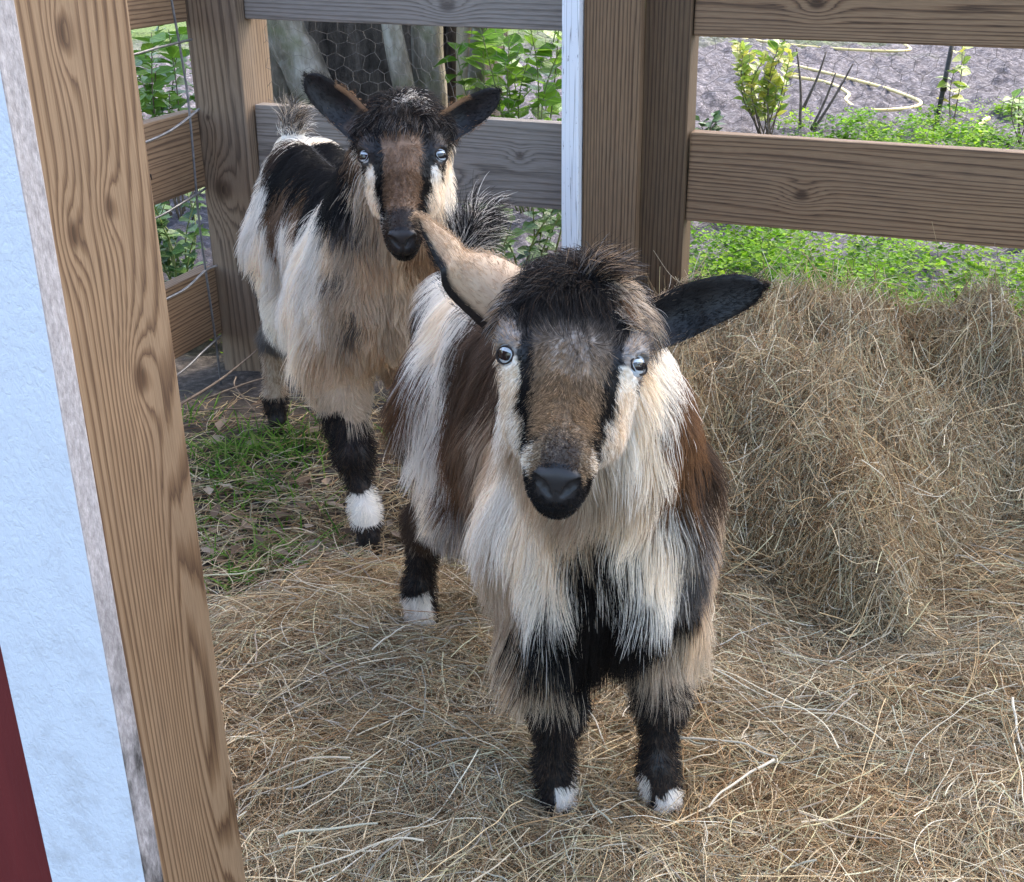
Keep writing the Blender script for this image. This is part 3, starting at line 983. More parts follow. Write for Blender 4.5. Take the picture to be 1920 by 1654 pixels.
    link_mesh('body', allv, faces, skin_m, root, smooth=True, color=np.concatenate(cols))
    # hooves: two toes each
    hv = []
    for base in hoofs:
        for sg in (-1, 1):
            c0 = base + sv * 0.0105 * sg * k
            ring = []
            for zz, rf, rs, fo in ((0.0, .024, .0105, .006), (.012, .0225, .0105, .004), (.026, .018, .0100, -.001), (.034, .012, .008, -.003)):
                for an in np.linspace(0, 2 * math.pi, 12, endpoint=False):
                    ring.append(c0 + fv * (fo + rf * math.cos(an)) * k + sv * rs * math.sin(an) * k + Z * (zz * k - 0.018))
            q = [[i * 12 + j, i * 12 + (j + 1) % 12, (i + 1) * 12 + (j + 1) % 12, (i + 1) * 12 + j] for i in range(3) for j in range(12)]
            q += [list(range(12))[::-1], [36 + j for j in range(12)]]
            hv.append((np.array(ring), q))
    for i in range(4):
        a_, b2 = merge(hv[2 * i:2 * i + 2])
        link_mesh('hoof', a_, b2, M_hoof, root, smooth=True)
    # eyes
    eyes = []
    for sg in (-1, 1):
        c0 = Hd(G['eu'], .0515 * sg, G['ew'])
        look = unit(V(*G['look'][0 if sg < 0 else 1]))
        re = .0142 * hk
        upv = unit(ww - look * (ww @ look)); sd_ = np.cross(upv, look)
        th = np.linspace(0, math.pi, 17); ph = np.linspace(0, 2 * math.pi, 25)[:-1]
        g = np.array([c0 + re * (math.cos(a) * look + math.sin(a) * (math.cos(q) * sd_ + math.sin(q) * upv)) for a in th for q in ph])
        q = [[i * 24 + j, i * 24 + (j + 1) % 24, (i + 1) * 24 + (j + 1) % 24, (i + 1) * 24 + j] for i in range(16) for j in range(24)]
        eo = link_mesh('eye', g, q, M_eye, root, smooth=True)
        # pupil: a rounded bar lying on the ball
        pv = []
        hor = unit(vv - look * (vv @ look))
        for rr_ in (0, .5, 1):
            for an in np.linspace(0, 2 * math.pi, 28, endpoint=False):
                ca, sa = math.cos(an), math.sin(an)
                x_ = math.copysign(abs(ca) ** .40, ca) * .0090 * rr_ * hk * G['pup'][0]; y_ = math.copysign(abs(sa) ** .40, sa) * .0048 * rr_ * hk * G['pup'][1]
                pnt = hor * x_ + upv * y_
                pv.append(c0 + unit(look * re + pnt) * re * 1.015)
        q = [[i * 28 + j, i * 28 + (j + 1) % 28, (i + 1) * 28 + (j + 1) % 28, (i + 1) * 28 + j] for i in range(2) for j in range(28)]
        link_mesh('pupil', np.array(pv), q, M_pupil, eo, smooth=True)
        lid = []
        for an in np.linspace(0, 2 * math.pi, 33):
            lid.append(c0 + look * re * .80 + (hor * math.cos(an) * .70 + upv * math.sin(an) * .62) * re)
        va, fa_ = tube(lid, .0011 * hk, 7)
        link_mesh('eyelid', va, fa_, M_lid, root, smooth=True)
        eyes.append(c0)
    # ---------------- hair
    tri = np.concatenate([fs[:, [0, 1, 2]], fs[:, [0, 2, 3]]])
    A, B, C_ = vs[tri[:, 0]], vs[tri[:, 1]], vs[tri[:, 2]]
    area = np.linalg.norm(np.cross(B - A, C_ - A), axis=1) / 2
    cum = np.cumsum(area)

    def roots(n, wgt=None):
        a = area if wgt is None else area * wgt
        cu = np.cumsum(a)
        ti = np.searchsorted(cu, r.random(n) * cu[-1]); ti = np.minimum(ti, len(tri) - 1)
        s1 = np.sqrt(r.random(n)); s2 = r.random(n)
        p = (1 - s1)[:, None] * A[ti] + (s1 * (1 - s2))[:, None] * B[ti] + (s1 * s2)[:, None] * C_[ti]
        return p

    def groom(name, p, nrm, T, length, rad, col, lift=0.25, grav=0.5, clump=0.5, every=22, nseg=8, layer=0.008, wave=0.06, avoid=True, spread=0.10, ljit=(.6, 1.15), curl=0.0):
        N = len(p)
        length = np.broadcast_to(length, (N,)) * r.uniform(*ljit, N)
        rad = np.broadcast_to(rad, (N,)) * r.uniform(0.7, 1.2, N)
        lift = np.broadcast_to(lift, (N,))[:, None]
        grav = np.broadcast_to(grav, (N,))[:, None]
        lay = np.broadcast_to(layer, (N,)) * r.random(N)
        T = unit(T - nrm * (T * nrm).sum(1, keepdims=True))
        wob = np.stack([vnoise(p * 26, 11), vnoise(p * 26, 12), vnoise(p * 26, 13)], -1)
        d = unit(T * (1 - lift) + nrm * lift + wob * 0.40 + r.normal(0, spread, p.shape))
        step = (length / (nseg - 1))[:, None]
        pts = np.zeros((N, nseg, 3)); pts[:, 0] = p
        cur = p.copy()
        for i in range(1, nseg):
            if curl: d = d + curl * np.stack([vnoise(cur * 38, 51), vnoise(cur * 38, 52), vnoise(cur * 38, 53) * .6], -1)
            d = unit(d + V(0, 0, -1) * grav * 0.30 + r.normal(0, wave, p.shape) * 0.5)
            nxt = cur + d * step
            if avoid:
                s = sdf.at(nxt)
                need = np.minimum(lay * min(1, i / 2.0) + 0.001, 0.03)
                bad = s < need
                if bad.any():
                    gq = sdf.grad(nxt[bad])
                    nxt[bad] += gq * (need[bad] - s[bad])[:, None]
                nd = nxt - cur
                d = unit(nd)
                nxt = cur + d * step
            pts[:, i] = nxt; cur = nxt
        if clump > 0:
            gi = np.arange(0, N, every)
            kd = KDTree(len(gi))
            for j, q in enumerate(gi): kd.insert(p[q] , j)
            kd.balance()
            near_ = np.array([kd.find(x)[1] for x in p])
            gp = pts[gi][near_]
            tt = np.linspace(0, 1, nseg)[None, :, None] ** 1.3 * (clump * r.uniform(0.5, 1.0, (N, 1, 1)))
            pts = pts * (1 - tt) + (gp + (p - p[gi][near_])[:, None] * 0.15) * tt
        prof = np.interp(np.linspace(0, 1, nseg), [0, .5, .85, 1], [1, .95, .6, .15])
        c = col * np.exp(r.normal(0, 1, (N, 1)) * np.where(col.mean(1, keepdims=True) > .35, .09, .20))
        o = link_curves(name, pts, rad[:, None] * prof[None], c, fur_m, root)
        return o

    n_body, n_face, n_leg = G['n']
    p = roots(int(n_body * 1.5))
    b_, hd, isH = frames(p)
    leg = (b_[:, 2] < 0.225) & ~isH
    keep = ~leg & ~(isH & (hd[:, 0] > -0.045))
    p = p[keep][:n_body]
    nrm = sdf.grad(p)
    c, b_, hd, isH = coat(p, 0.011)
    sgn = np.where(b_[:, 1] > 0, 1.0, -1.0)
    up = np.maximum(nrm[:, 2], 0)
    T = V(0, 0, -1) * 1.0 - fv * 0.28 + sv * (sgn * up * 1.1)[:, None]
    fr = sstep(0.16, 0.26, b_[:, 0])[:, None]
    T = T * (1 - fr) + fr * (V(0, 0, -1) - fv * 0.1 + sv * (b_[:, 1] * 2.0)[:, None])
    T = np.where(isH[:, None], V(0, 0, -0.9) - uu * 0.5 + sv * (sgn * .4)[:, None], T)
    tailm = (b_[:, 0] < -.27) & (b_[:, 2] > .595)
    T = np.where(tailm[:, None], V(0, 0, G.get('tailu', 1.0)) + sv * G.get('tails', 0.5) - fv * 0.2 + r.normal(0, .25, p.shape), T)
    ln = np.interp(b_[:, 2], [.22, .28, .36, .46, .56, .62], [.045, .070, .095, .100, .085, .075]) * k
    ln = np.where((b_[:, 0] < .12) & (b_[:, 2] < .42), ln * G.get('skirt', .72), ln)
    ln = np.where(b_[:, 0] > .22, np.interp(b_[:, 2], [.25, .34, .5, .7], [.050, .095, .085, .045]) * k * np.where(b_[:, 2] < .5, G.get('fringe', 1.0) ** .5, 1.0), ln)
    low = (b_[:, 0] > .13) & (b_[:, 2] < .33)
    ln = np.where(low, np.interp(b_[:, 2], [.20, .24, .30, .34], [.045, .085, .10, .095]) * k * G.get('fringe', 1.0), ln)
    ln = ln * np.where(b_[:, 2] > .40, G.get('lenk', 1.0), 1.0)
    ln = np.where(isH, .030, ln)
    ln = np.where(tailm, G.get('taill', .06), ln)
    groom('coat', p, nrm, T, ln, G['rad'], c, lift=np.where(tailm, .22, np.where((b_[:, 2] < .36) & (b_[:, 0] < .1), .24, .13)), grav=np.where(tailm, 0.30, 0.62), clump=0.42, every=34, nseg=9, layer=0.008, wave=.035, spread=.08, ljit=(.45, 1.2), curl=.16)
    # short face hair
    fw = np.zeros(len(tri)); bt, ht, iht = frames((A + B + C_) / 3)
    nose_t = nosepad(ht)
    de = np.min([np.linalg.norm((A + B + C_) / 3 - e, axis=1) for e in eyes], 0)
    fw[(iht) & (ht[:, 0] > -0.060) & ~nose_t & (de > .0178 * hk)] = 1
    fw *= np.where(ht[:, 0] > .04, 3.0, 1.0)
    p = roots(n_face, fw)
    nrm = sdf.grad(p)
    c, b_, hd, isH = coat(p, 0.003)
    up_ = sstep(0.02, -0.01, hd[:, 0])[:, None]
    T = uu * (1 - up_) * 1.0 - uu * up_ * 0.8 + vv * (hd[:, 1] * 8)[:, None] - ww * 0.5 * (hd[:, 2:3] < -.02)
    ln = np.interp(hd[:, 0], [-.06, -.03, .0, .05, .1, .125, .15], [.030, .020, .012, .010, .007, .004, .003]) * hk
    ln = np.where((hd[:, 2] < -.035) & (hd[:, 0] < .05), .020 * hk, ln)
    de = np.min([np.linalg.norm(p - e, axis=1) for e in eyes], 0)
    ln = np.where(de < .027 * hk, np.minimum(ln, .006), ln)
    groom('face_hair', p, nrm, T, ln, G['rad'] * .62, c, lift=.13, grav=0.06, clump=.22, every=10, nseg=5, layer=.0025, spread=.10)
    # legs
    lw = np.where(((bt[:, 2] < .235) & (~iht) & ((A + B + C_)[:, 2] / 3 > .045)), 1.0, 0.0)
    p = roots(n_leg, lw)
    nrm = sdf.grad(p)
    c, b_, hd, isH = coat(p, 0.004)
    ln = np.interp(b_[:, 2], [.03, .12, .17, .21, .25], [.014, .014, .018, .030, .06]) * k
    groom('leg_hair', p, nrm, V(0, 0, -1) - fv * .25 + r.normal(0, .1, p.shape), ln, G['rad'] * .8, c, lift=.22, grav=.3, clump=.5, every=16, nseg=6, layer=.006)
    # ears: velvet
    ep, en, et, ec = [], [], [], []
    for g, n_, tg_, c_, T2, A2 in ear_roots:
        i = r.integers(0, len(g), G['n_ear']); i = i[r.random(len(i)) < .97]
        ep.append(g[i] + r.normal(0, .0022, (len(i), 3))); en.append(n_[i]); et.append(tg_[i] + r.normal(0, .25, (len(i), 3))); ec.append(c_[i])
    groom('ear_hair', np.concatenate(ep), np.concatenate(en), np.concatenate(et), .0050, G['rad'] * .55, np.concatenate(ec), lift=.14, grav=.05, clump=0, nseg=4, avoid=False)
    # forelock and other long tufts
    for q in G['tufts']:
        n = q['n']
        ctr = r.normal(0, 1, (n, 3)) * V(*q['sd']) + V(*q['at'])
        p = Ee + hk * (ctr[:, :1] * uu + ctr[:, 1:2] * vv + ctr[:, 2:] * ww)
        for _ in range(3):
            p -= sdf.grad(p) * sdf.at(p)[:, None]
        nrm = sdf.grad(p)
        d = V(*q['dir'])
        T = d[0] * uu + d[1] * vv + d[2] * ww + r.normal(0, q.get('spread', .35), p.shape) + vv * (ctr[:, 1:2] - q['at'][1]) * q.get('fan', 0)
        cc = np.array([PAL[x] for x in q['col']])[r.integers(0, len(q['col']), n)]
        if 'lr' in q:
            cc = np.where((ctr[:, 1] + r.normal(0, .006, n) > q['lr'][0])[:, None], np.array([PAL[x] for x in q['lr'][1]])[r.integers(0, len(q['lr'][1]), n)], cc)
        groom('forelock', p, nrm, T, q['len'], G['rad'] * .8, cc, lift=q.get('lift', .4), grav=q.get('grav', .5), clump=.72, every=45, nseg=8, wave=.12, ljit=(.25, 1.25), layer=q.get('layer', .006))
    G['sdf'] = sdf; G['bsdf'] = body
    return root, Hd, L

def pick_col(n, names, r):
    return np.array([PAL[x] for x in names])[r.integers(0, len(names), n)]


_fr = np.random.default_rng(3)


def lerp3(a, b_, t):
    return np.asarray(a)[None] * (1 - t[:, None]) + np.asarray(b_)[None] * t[:, None]


def face_front(hd):
    u, v, w_ = hd[:, 0], hd[:, 1], hd[:, 2]
    n = len(u)
    av = np.abs(v)
    c = pick_col(n, 'wwcc', _fr)                                   # cheeks
    c = np.where(((w_ < -.050) & (_fr.random(n) < .5))[:, None], V(*PAL['p']), c)
    c = np.where(((u < .015) & (w_ > -.026) & (av > .040))[:, None], pick_col(n, 'gsgt', _fr), c)   # around the eyes
    c = np.where(((u < -.03) & (w_ <= -.028))[:, None], pick_col(n, 'wcw', _fr), c)
    c = np.where(((u < -.072) & (w_ > -.075) & (v < .030))[:, None], pick_col(n, 'kkdgc', _fr), c)
    c = np.where(((u < -.072) & (w_ > -.075) & (v >= .030))[:, None], pick_col(n, 'cpcs', _fr), c)
    st = .0415 - .135 * np.clip(u, -.03, .12)
    top = w_ > -.034
    bridge = (av < st) & top
    tone = lerp3((.045, .041, .040), (.27, .195, .125), sstep(-.03, .065, u))
    tone = tone * np.exp(_fr.normal(0, .38, n))[:, None]
    pale = bridge & (_fr.random(n) < .22 * sstep(.03, .0, np.abs(u - .02)) * (av < .018))
    tone = np.where(pale[:, None], V(*PAL['s']), tone)
    c = np.where(bridge[:, None], tone, c)
    hw = np.interp(u, [-.06, -.01, .03, .10, .13], [.0085, .0068, .0058, .0045, .003])
    stripe = (np.abs(av - st) < hw) & (w_ > -.046) & (u < .112)
    c = np.where(stripe[:, None], V(*PAL['k']), c)
    c = np.where((u < -.040)[:, None] & (w_ > -.03)[:, None] & (av < .036)[:, None], pick_col(n, 'kkkd', _fr), c)
    dk = (u > .095) & (w_ > -.030) & (av < .017)
    c = np.where((dk & (_fr.random(n) < sstep(.095, .135, u)))[:, None], pick_col(n, 'dmd', _fr), c)
    c = np.where(((u > .095) & (w_ < -.044))[:, None], V(*PAL['k']), c)
    c = np.where(((u > .122) & (w_ < -.024))[:, None], V(*PAL['k']), c)
    c = np.where(((u > .146))[:, None], V(*PAL['k']) * 1.6, c)
    return c


def face_back(hd):
    u, v, w_ = hd[:, 0], hd[:, 1], hd[:, 2]
    n = len(u)
    av = np.abs(v)
    c = pick_col(n, 'wwcw', _fr)
    c = np.where(((u < .022) & (w_ > -.034))[:, None], pick_col(n, 'kkd', _fr), c)
    c = np.where(((u < -.028) & (w_ <= -.034))[:, None], pick_col(n, 'wwc', _fr), c)
    crown = (u < -.070) & (w_ > -.080)
    st = .039 - .12 * np.clip(u, -.03, .12)
    bridge = (av < st) & (w_ > -.030) & (u > -.012)
    c = np.where(bridge[:, None], V(.22, .135, .08) * np.exp(_fr.normal(0, .22, n))[:, None], c)
    hw = np.interp(u, [-.06, -.01, .03, .10, .13], [.016, .012, .0075, .005, .003])
    stripe = (np.abs(av - st) < hw) & (w_ > -.046) & (u < .115)
    c = np.where(stripe[:, None], V(*PAL['k']), c)
    c = np.where(((u < -.022) & (w_ > -.034))[:, None], pick_col(n, 'kkkdg', _fr), c)
    c = np.where(crown[:, None], pick_col(n, 'kkdk', _fr), c)
    dk = (u > .108) & (av < .03)
    c = np.where((dk & (_fr.random(n) < sstep(.10, .122, u)))[:, None], pick_col(n, 'dkd', _fr), c)
    c = np.where(((u > .085) & (w_ < -.044))[:, None], V(*PAL['k']), c)
    return c


def legs_front(p, b_, Mb):
    n = len(p)
    z = p[:, 2]
    c = pick_col(n, 'kkkd', _fr)
    wh = (z < .072 + .030 * vnoise(p * 40, 8)) & (vnoise(p * V(55, 55, 20), 9) > .22)
    rear = b_[:, 0] < 0
    wh = np.where(rear, (z < .098 + .02 * vnoise(p * 40, 8)) & (vnoise(p * V(40, 40, 10), 9) > -.35), wh)
    wh &= z > .035
    c = np.where(wh[:, None], V(*PAL['w']) * .95, c)
    lim = np.where(rear, .165, .215) + .02 * vnoise(p * 30, 10)
    return c, z < lim


def legs_back(p, b_, Mb):
    n = len(p)
    z = p[:, 2]
    rear = b_[:, 0] < 0
    c = pick_col(n, 'kkdk', _fr)
    wh = (z > .065) & (z < .125 + .02 * vnoise(p * 40, 8))
    c = np.where((wh & ~rear)[:, None], V(*PAL['w']), c)
    cr = rear & (z > .085)
    c = np.where(cr[:, None], pick_col(n, 'pcct', _fr), c)
    lim = np.where(rear, .21, .25) + .02 * vnoise(p * 30, 10)
    return c, z < lim


def ear_f_l(T, A, inner):
    c = np.where((_fr.random(len(T)) < .3)[:, None], V(*PAL['t']), V(.40, .29, .19))
    c = np.where((np.abs(A) > .80)[:, None] & (A * EDGE_SIGN > 0)[:, None], V(*PAL['k']), c)
    return c


EDGE_SIGN = 1


def ear_f_r(T, A, inner):
    if inner:
        return np.where((T < .16)[:, None], V(*PAL['d']), V(*PAL['k']))
    return np.where((T < .35)[:, None], V(*PAL['t']), V(*PAL['d']))


def ear_b(T, A, inner):
    if inner:
        c = np.where(((T < .22) & (np.abs(A) < .8))[:, None], V(*PAL['d']), V(*PAL['k']))
        return np.where(((T < .62) & (A > .74))[:, None], V(.24, .14, .075), c)
    return np.where((T < .6)[:, None], V(.26, .14, .07), V(*PAL['k']))


FRONT = dict(
    k=1.0, hk=1.0, fu=.86, res=0.0030, box=((-.34, .80, -.01), (.42, 2.02, .86)), seed=21, O=(.040, 1.45, 0), f=(.365, -.931, 0),
    E=(.054, 1.03, .690), u=(-.13, -.89, -.436), v=(1, 0, -.03),
    fore=((.047, 1.236, .020), (.177, 1.230, .020)), hind=((-.146, 1.650, .030), (.000, 1.700, .020)),
    tail=((-.325, .01, .60), (-.305, .03, .655)), eu=0.0, ew=-.001, look=((-.72, -.68, .12), (.70, -.70, .12)), pup=(1, 1),
    label='nearer goat, black, white and brown, standing on hay and looking at us', face=face_front, legs=legs_front,
    ears=[dict(root=(-.058, -.046, -.006), spine=[(-.034, 1.105, .748), (-.056, 1.11, .771), (-.083, 1.115, .799)], w=.030, prof=[1.2, 1.15, 1.0, .80, .56, .36, .22, .05], across=(.45, -.40, -.80), across2=(.55, -.30, -.80), inner=(-.2, .1, -1), cup=(.5, .45, .15), col=ear_f_l),
          dict(root=(-.052, .046, -.010), spine=[(.156, 1.10, .708), (.193, 1.09, .726), (.232, 1.08, .740)], w=.0245, across=(-.1, .25, 1), across2=(-.1, .1, 1), inner=(.1, -1, .2), cup=(.75, .45, .1), col=ear_f_r)],
    seeds=[(-0.043, 1.750, 0.613, 'w'), (-0.070, 1.606, 0.575, 'w'), (-0.092, 1.572, 0.511, 'w'), (-0.104, 1.542, 0.445, 'w'), (-0.110, 1.536, 0.369, 'w'), (-0.097, 1.509, 0.308, 'w'), (-0.066, 1.726, 0.588, 'w'), (-0.011, 1.746, 0.645, 'w'), (0.015, 1.135, 0.791, 'c'), (-0.081, 1.574, 0.540, 'w'), (-0.090, 1.523, 0.406, 'w'), (-0.110, 1.747, 0.583, 'k'), (-0.122, 1.688, 0.567, 'd'), (-0.138, 1.662, 0.513, 'r'), (-0.146, 1.629, 0.468, 'm'), (-0.146, 1.595, 0.401, 'm'), (-0.143, 1.565, 0.332, 'm'), (-0.151, 1.664, 0.224, 'd'), (-0.131, 1.715, 0.576, 'k'), (-0.127, 1.577, 0.463, 'r'), (-0.039, 1.486, 0.539, 'm'), (-0.047, 1.470, 0.495, 'm'), (-0.015, 1.480, 0.570, 'm'), (-0.071, 1.501, 0.423, 'r'), (-0.052, 1.450, 0.406, 'b'), (-0.043, 1.444, 0.371, 'b'), (-0.077, 1.504, 0.343, 'r'), (-0.037, 1.419, 0.463, 'b'), (-0.009, 1.406, 0.539, 'm'), (-0.023, 1.374, 0.439, 'p'), (-0.009, 1.369, 0.498, 'p'), (-0.066, 1.495, 0.323, 's'), (-0.045, 1.490, 0.301, 'c'), (0.000, 1.328, 0.494, 'c'), (0.008, 1.241, 0.485, 'w'), (-0.001, 1.231, 0.444, 'w'), (0.022, 1.200, 0.419, 'w'), (0.039, 1.193, 0.389, 'w'), (-0.016, 1.263, 0.445, 'w'), (0.056, 1.165, 0.475, 'c'), (0.028, 1.197, 0.466, 'w'), (0.010, 1.208, 0.408, 'w'), (0.085, 1.137, 0.495, 'p'), (0.095, 1.156, 0.445, 'k'), (0.096, 1.162, 0.399, 'k'), (0.092, 1.177, 0.350, 'k'), (0.103, 1.222, 0.280, 'k'), (0.061, 1.200, 0.316, 'k'), (0.141, 1.184, 0.331, 'k'), (0.082, 1.196, 0.318, 'k'), (0.119, 1.179, 0.335, 'k'), (0.098, 1.136, 0.495, 'c'), (0.127, 1.149, 0.482, 'w'), (0.154, 1.161, 0.476, 'w'), (0.127, 1.157, 0.427, 'w'), (0.160, 1.168, 0.421, 'w'), (0.133, 1.117, 0.557, 'w'), (0.134, 1.115, 0.615, 'w'), (0.117, 1.116, 0.540, 'c'), (0.107, 1.121, 0.520, 'c'), (0.142, 1.161, 0.412, 'w'), (-0.083, 1.511, 0.266, 's'), (-0.028, 1.711, 0.094, 'c'), (-0.036, 1.265, 0.372, 'c'), (-0.021, 1.687, 0.029, 'c'), (-0.003, 1.245, 0.264, 'p'), (0.015, 1.217, 0.266, 'p'), (0.040, 1.205, 0.308, 'k'), (0.000, 1.233, 0.284, 'c'), (0.018, 1.215, 0.262, 'c'), (-0.008, 1.226, 0.399, 'c'), (-0.009, 1.244, 0.333, 'p'), (0.191, 1.197, 0.391, 'g'), (0.165, 1.206, 0.319, 'k'), (0.198, 1.260, 0.275, 'c'), (0.186, 1.256, 0.244, 'c'), (0.226, 1.280, 0.360, 'p'), (0.236, 1.292, 0.317, 'c'), (0.219, 1.292, 0.272, 'c'), (0.188, 1.255, 0.265, 'c'), (0.169, 1.250, 0.246, 'p'), (0.191, 1.190, 0.428, 'g'), (0.170, 1.164, 0.578, 'r'), (0.182, 1.192, 0.523, 'r'), (0.197, 1.204, 0.486, 'd'), (0.166, 1.171, 0.604, 'r'), (0.210, 1.220, 0.439, 'p'), (0.190, 1.190, 0.455, 's'), (0.154, 1.154, 0.623, 'r'), (0.144, 1.158, 0.644, 'w'), (0.205, 1.218, 0.480, 'd'), (-0.041, 1.748, 0.676, 'k'), (-0.072, 1.748, 0.661, 'k'), (-0.010, 1.751, 0.690, 'k'), (0.023, 1.136, 0.796, 'w'), (-0.097, 1.759, 0.627, 'k'), (-0.117, 1.758, 0.612, 'd')],
    tufts=[dict(n=3000, at=(-.068, -.008, .03), sd=(.012, .016, .01), dir=(.9, .1, .12), len=.048, col='kkkkkkd', fan=10, lift=.10, grav=.60, spread=.30),
           dict(n=520, at=(-.074, .012, .03), sd=(.006, .008, .01), dir=(-.1, .35, 1), len=.050, col='kdgtk', lift=.75, grav=.45, spread=.20),
           dict(n=2600, at=(-.068, .038, .02), sd=(.014, .012, .01), dir=(.35, .8, .1), len=.038, col='cpcst', lift=.12, grav=.55, spread=.25),
           dict(n=160, at=(-.060, .030, .02), sd=(.005, .005, .01), dir=(.7, .5, .1), len=.035, col='rrd', lift=.25, grav=.55, spread=.2),
           dict(n=1800, at=(-.086, -.014, .02), sd=(.010, .020, .01), dir=(-.3, -.3, .7), len=.034, col='kkkdg', lift=.22, grav=.5, spread=.25)],
    lock=.85, tailcol='kkkgw', tails=1.2, tailu=.55, taill=.068,
    n=(135000, 34000, 26000), n_ear=3200, rad=.00027)
BACK = dict(
    k=1.08, hk=1.0, res=0.0046, box=((-.75, 1.62, -.01), (.14, 2.90, .92)), seed=22, O=(-.315, 2.262, 0), f=(.375, -.927, 0),
    E=(-.158, 1.86, .726), u=(0.02, -.82, -.57), v=(1, 0, -.02),
    fore=((-.262, 1.955, .012), (-.135, 2.01, .012)), hind=((-.525, 2.535, .008), (-.39, 2.60, .008)),
    tail=((-.325, 0, .585), (-.325, 0, .632)), eu=0.0, ew=-.001, look=((-.62, -.78, .10), (.62, -.78, .10)), pup=(1, 1),
    label='farther goat with white rump, dark saddle and tan chest, by the corner post', face=face_back, legs=legs_back,
    ears=[dict(root=(-.052, -.050, -.006), spine=[(-.250, 1.925, .785), (-.280, 1.92, .812), (-.303, 1.915, .838)], w=.027, across=(.45, .1, .8), across2=(.7, .1, .5), inner=(-.1, -1, 0), cup=(.7, .45, .15), col=ear_b),
          dict(root=(-.052, .050, -.006), spine=[(-.070, 1.925, .772), (-.040, 1.92, .790), (-.012, 1.915, .812)], w=.024, across=(-.35, .1, .9), across2=(-.5, .1, .8), inner=(.1, -1, 0), cup=(.7, .45, .15), col=ear_b)],
    seeds=[(-0.497, 2.495, 0.619, 'w'), (-0.377, 2.496, 0.649, 'w'), (-0.453, 2.558, 0.628, 'w'), (-0.518, 2.459, 0.562, 'w'), (-0.502, 2.388, 0.470, 'w'), (-0.486, 2.364, 0.368, 'w'), (-0.365, 2.023, 0.427, 'w'), (-0.479, 2.577, 0.621, 'w'), (-0.432, 2.568, 0.640, 'w'), (-0.516, 2.483, 0.621, 'w'), (-0.434, 2.330, 0.420, 'w'), (-0.340, 2.000, 0.462, 'w'), (-0.480, 2.422, 0.548, 'w'), (-0.470, 2.358, 0.477, 'w'), (-0.487, 2.497, 0.619, 'w'), (-0.416, 2.261, 0.500, 'w'), (-0.460, 2.321, 0.336, 'w'), (-0.402, 2.365, 0.623, 'k'), (-0.361, 2.373, 0.636, 'k'), (-0.344, 2.400, 0.634, 'k'), (-0.379, 2.357, 0.631, 'k'), (-0.267, 1.954, 0.653, 'k'), (-0.336, 2.417, 0.628, 'k'), (-0.425, 2.374, 0.607, 'k'), (-0.249, 1.974, 0.699, 'k'), (-0.328, 2.199, 0.621, 'k'), (-0.452, 2.449, 0.616, 'd'), (-0.425, 2.318, 0.556, 'b'), (-0.360, 2.162, 0.569, 'b'), (-0.330, 2.137, 0.603, 'k'), (-0.257, 1.936, 0.640, 'k'), (-0.255, 1.933, 0.605, 'g'), (-0.259, 1.943, 0.563, 'c'), (-0.244, 1.939, 0.524, 'c'), (-0.260, 1.969, 0.730, 'b'), (-0.232, 1.942, 0.719, 'b'), (-0.373, 2.164, 0.533, 'w'), (-0.315, 2.005, 0.562, 'w'), (-0.305, 1.977, 0.524, 'w'), (-0.345, 2.038, 0.527, 'w'), (-0.327, 1.992, 0.502, 'w'), (-0.277, 1.952, 0.512, 'g'), (-0.268, 1.952, 0.476, 'c'), (-0.281, 1.960, 0.559, 'c'), (-0.235, 1.928, 0.571, 'c'), (-0.202, 1.927, 0.553, 'c'), (-0.225, 1.941, 0.478, 'c'), (-0.191, 1.952, 0.475, 'c'), (-0.167, 1.956, 0.509, 'c'), (-0.215, 1.975, 0.393, 'c'), (-0.229, 1.955, 0.428, 'c'), (-0.266, 1.962, 0.426, 'g'), (-0.284, 1.966, 0.434, 'c'), (-0.292, 1.998, 0.367, 'c'), (-0.296, 2.005, 0.326, 'c'), (-0.255, 2.047, 0.310, 'c'), (-0.253, 1.987, 0.380, 'c'), (-0.205, 1.904, 0.694, 'w'), (-0.213, 1.910, 0.710, 'w'), (-0.217, 1.917, 0.725, 'w'), (-0.199, 1.907, 0.644, 'c'), (-0.218, 1.912, 0.660, 'c'), (-0.190, 1.913, 0.591, 'c'), (-0.135, 1.956, 0.563, 't'), (-0.206, 1.907, 0.669, 'w'), (-0.106, 1.978, 0.653, 'w'), (-0.521, 2.384, 0.374, 'g'), (-0.517, 2.362, 0.325, 's'), (-0.549, 2.532, 0.236, 'g'), (-0.445, 2.594, 0.726, 'g'), (-0.413, 2.594, 0.715, 'c'), (-0.443, 2.593, 0.747, 'g'), (-0.419, 2.604, 0.735, 's')],
    tufts=[dict(n=2000, at=(-.066, 0, .02), sd=(.016, .024, .01), dir=(.8, 0, .1), len=.036, col='kkkkdg', fan=10, lift=.2, grav=.5, spread=.2),
           dict(n=520, at=(-.082, .013, .02), sd=(.007, .009, .008), dir=(.3, .2, .3), len=.022, col='www', lift=.3, grav=.5, spread=.2),
           dict(n=90, at=(-.040, .004, .02), sd=(.008, .014, .008), dir=(.8, 0, .1), len=.036, col='sggt', lift=.22, grav=.5, spread=.25)],
    tailcol='ggkmsc', tails=.25, skirt=.45, fringe=.20, cz=.445, fz=.42, lenk=.72, bz=.455, brz=.105, crz=.115, lock=.95,
    n=(98000, 18000, 15000), n_ear=1600, rad=.00034)

make_goat(FRONT)
make_goat(BACK)

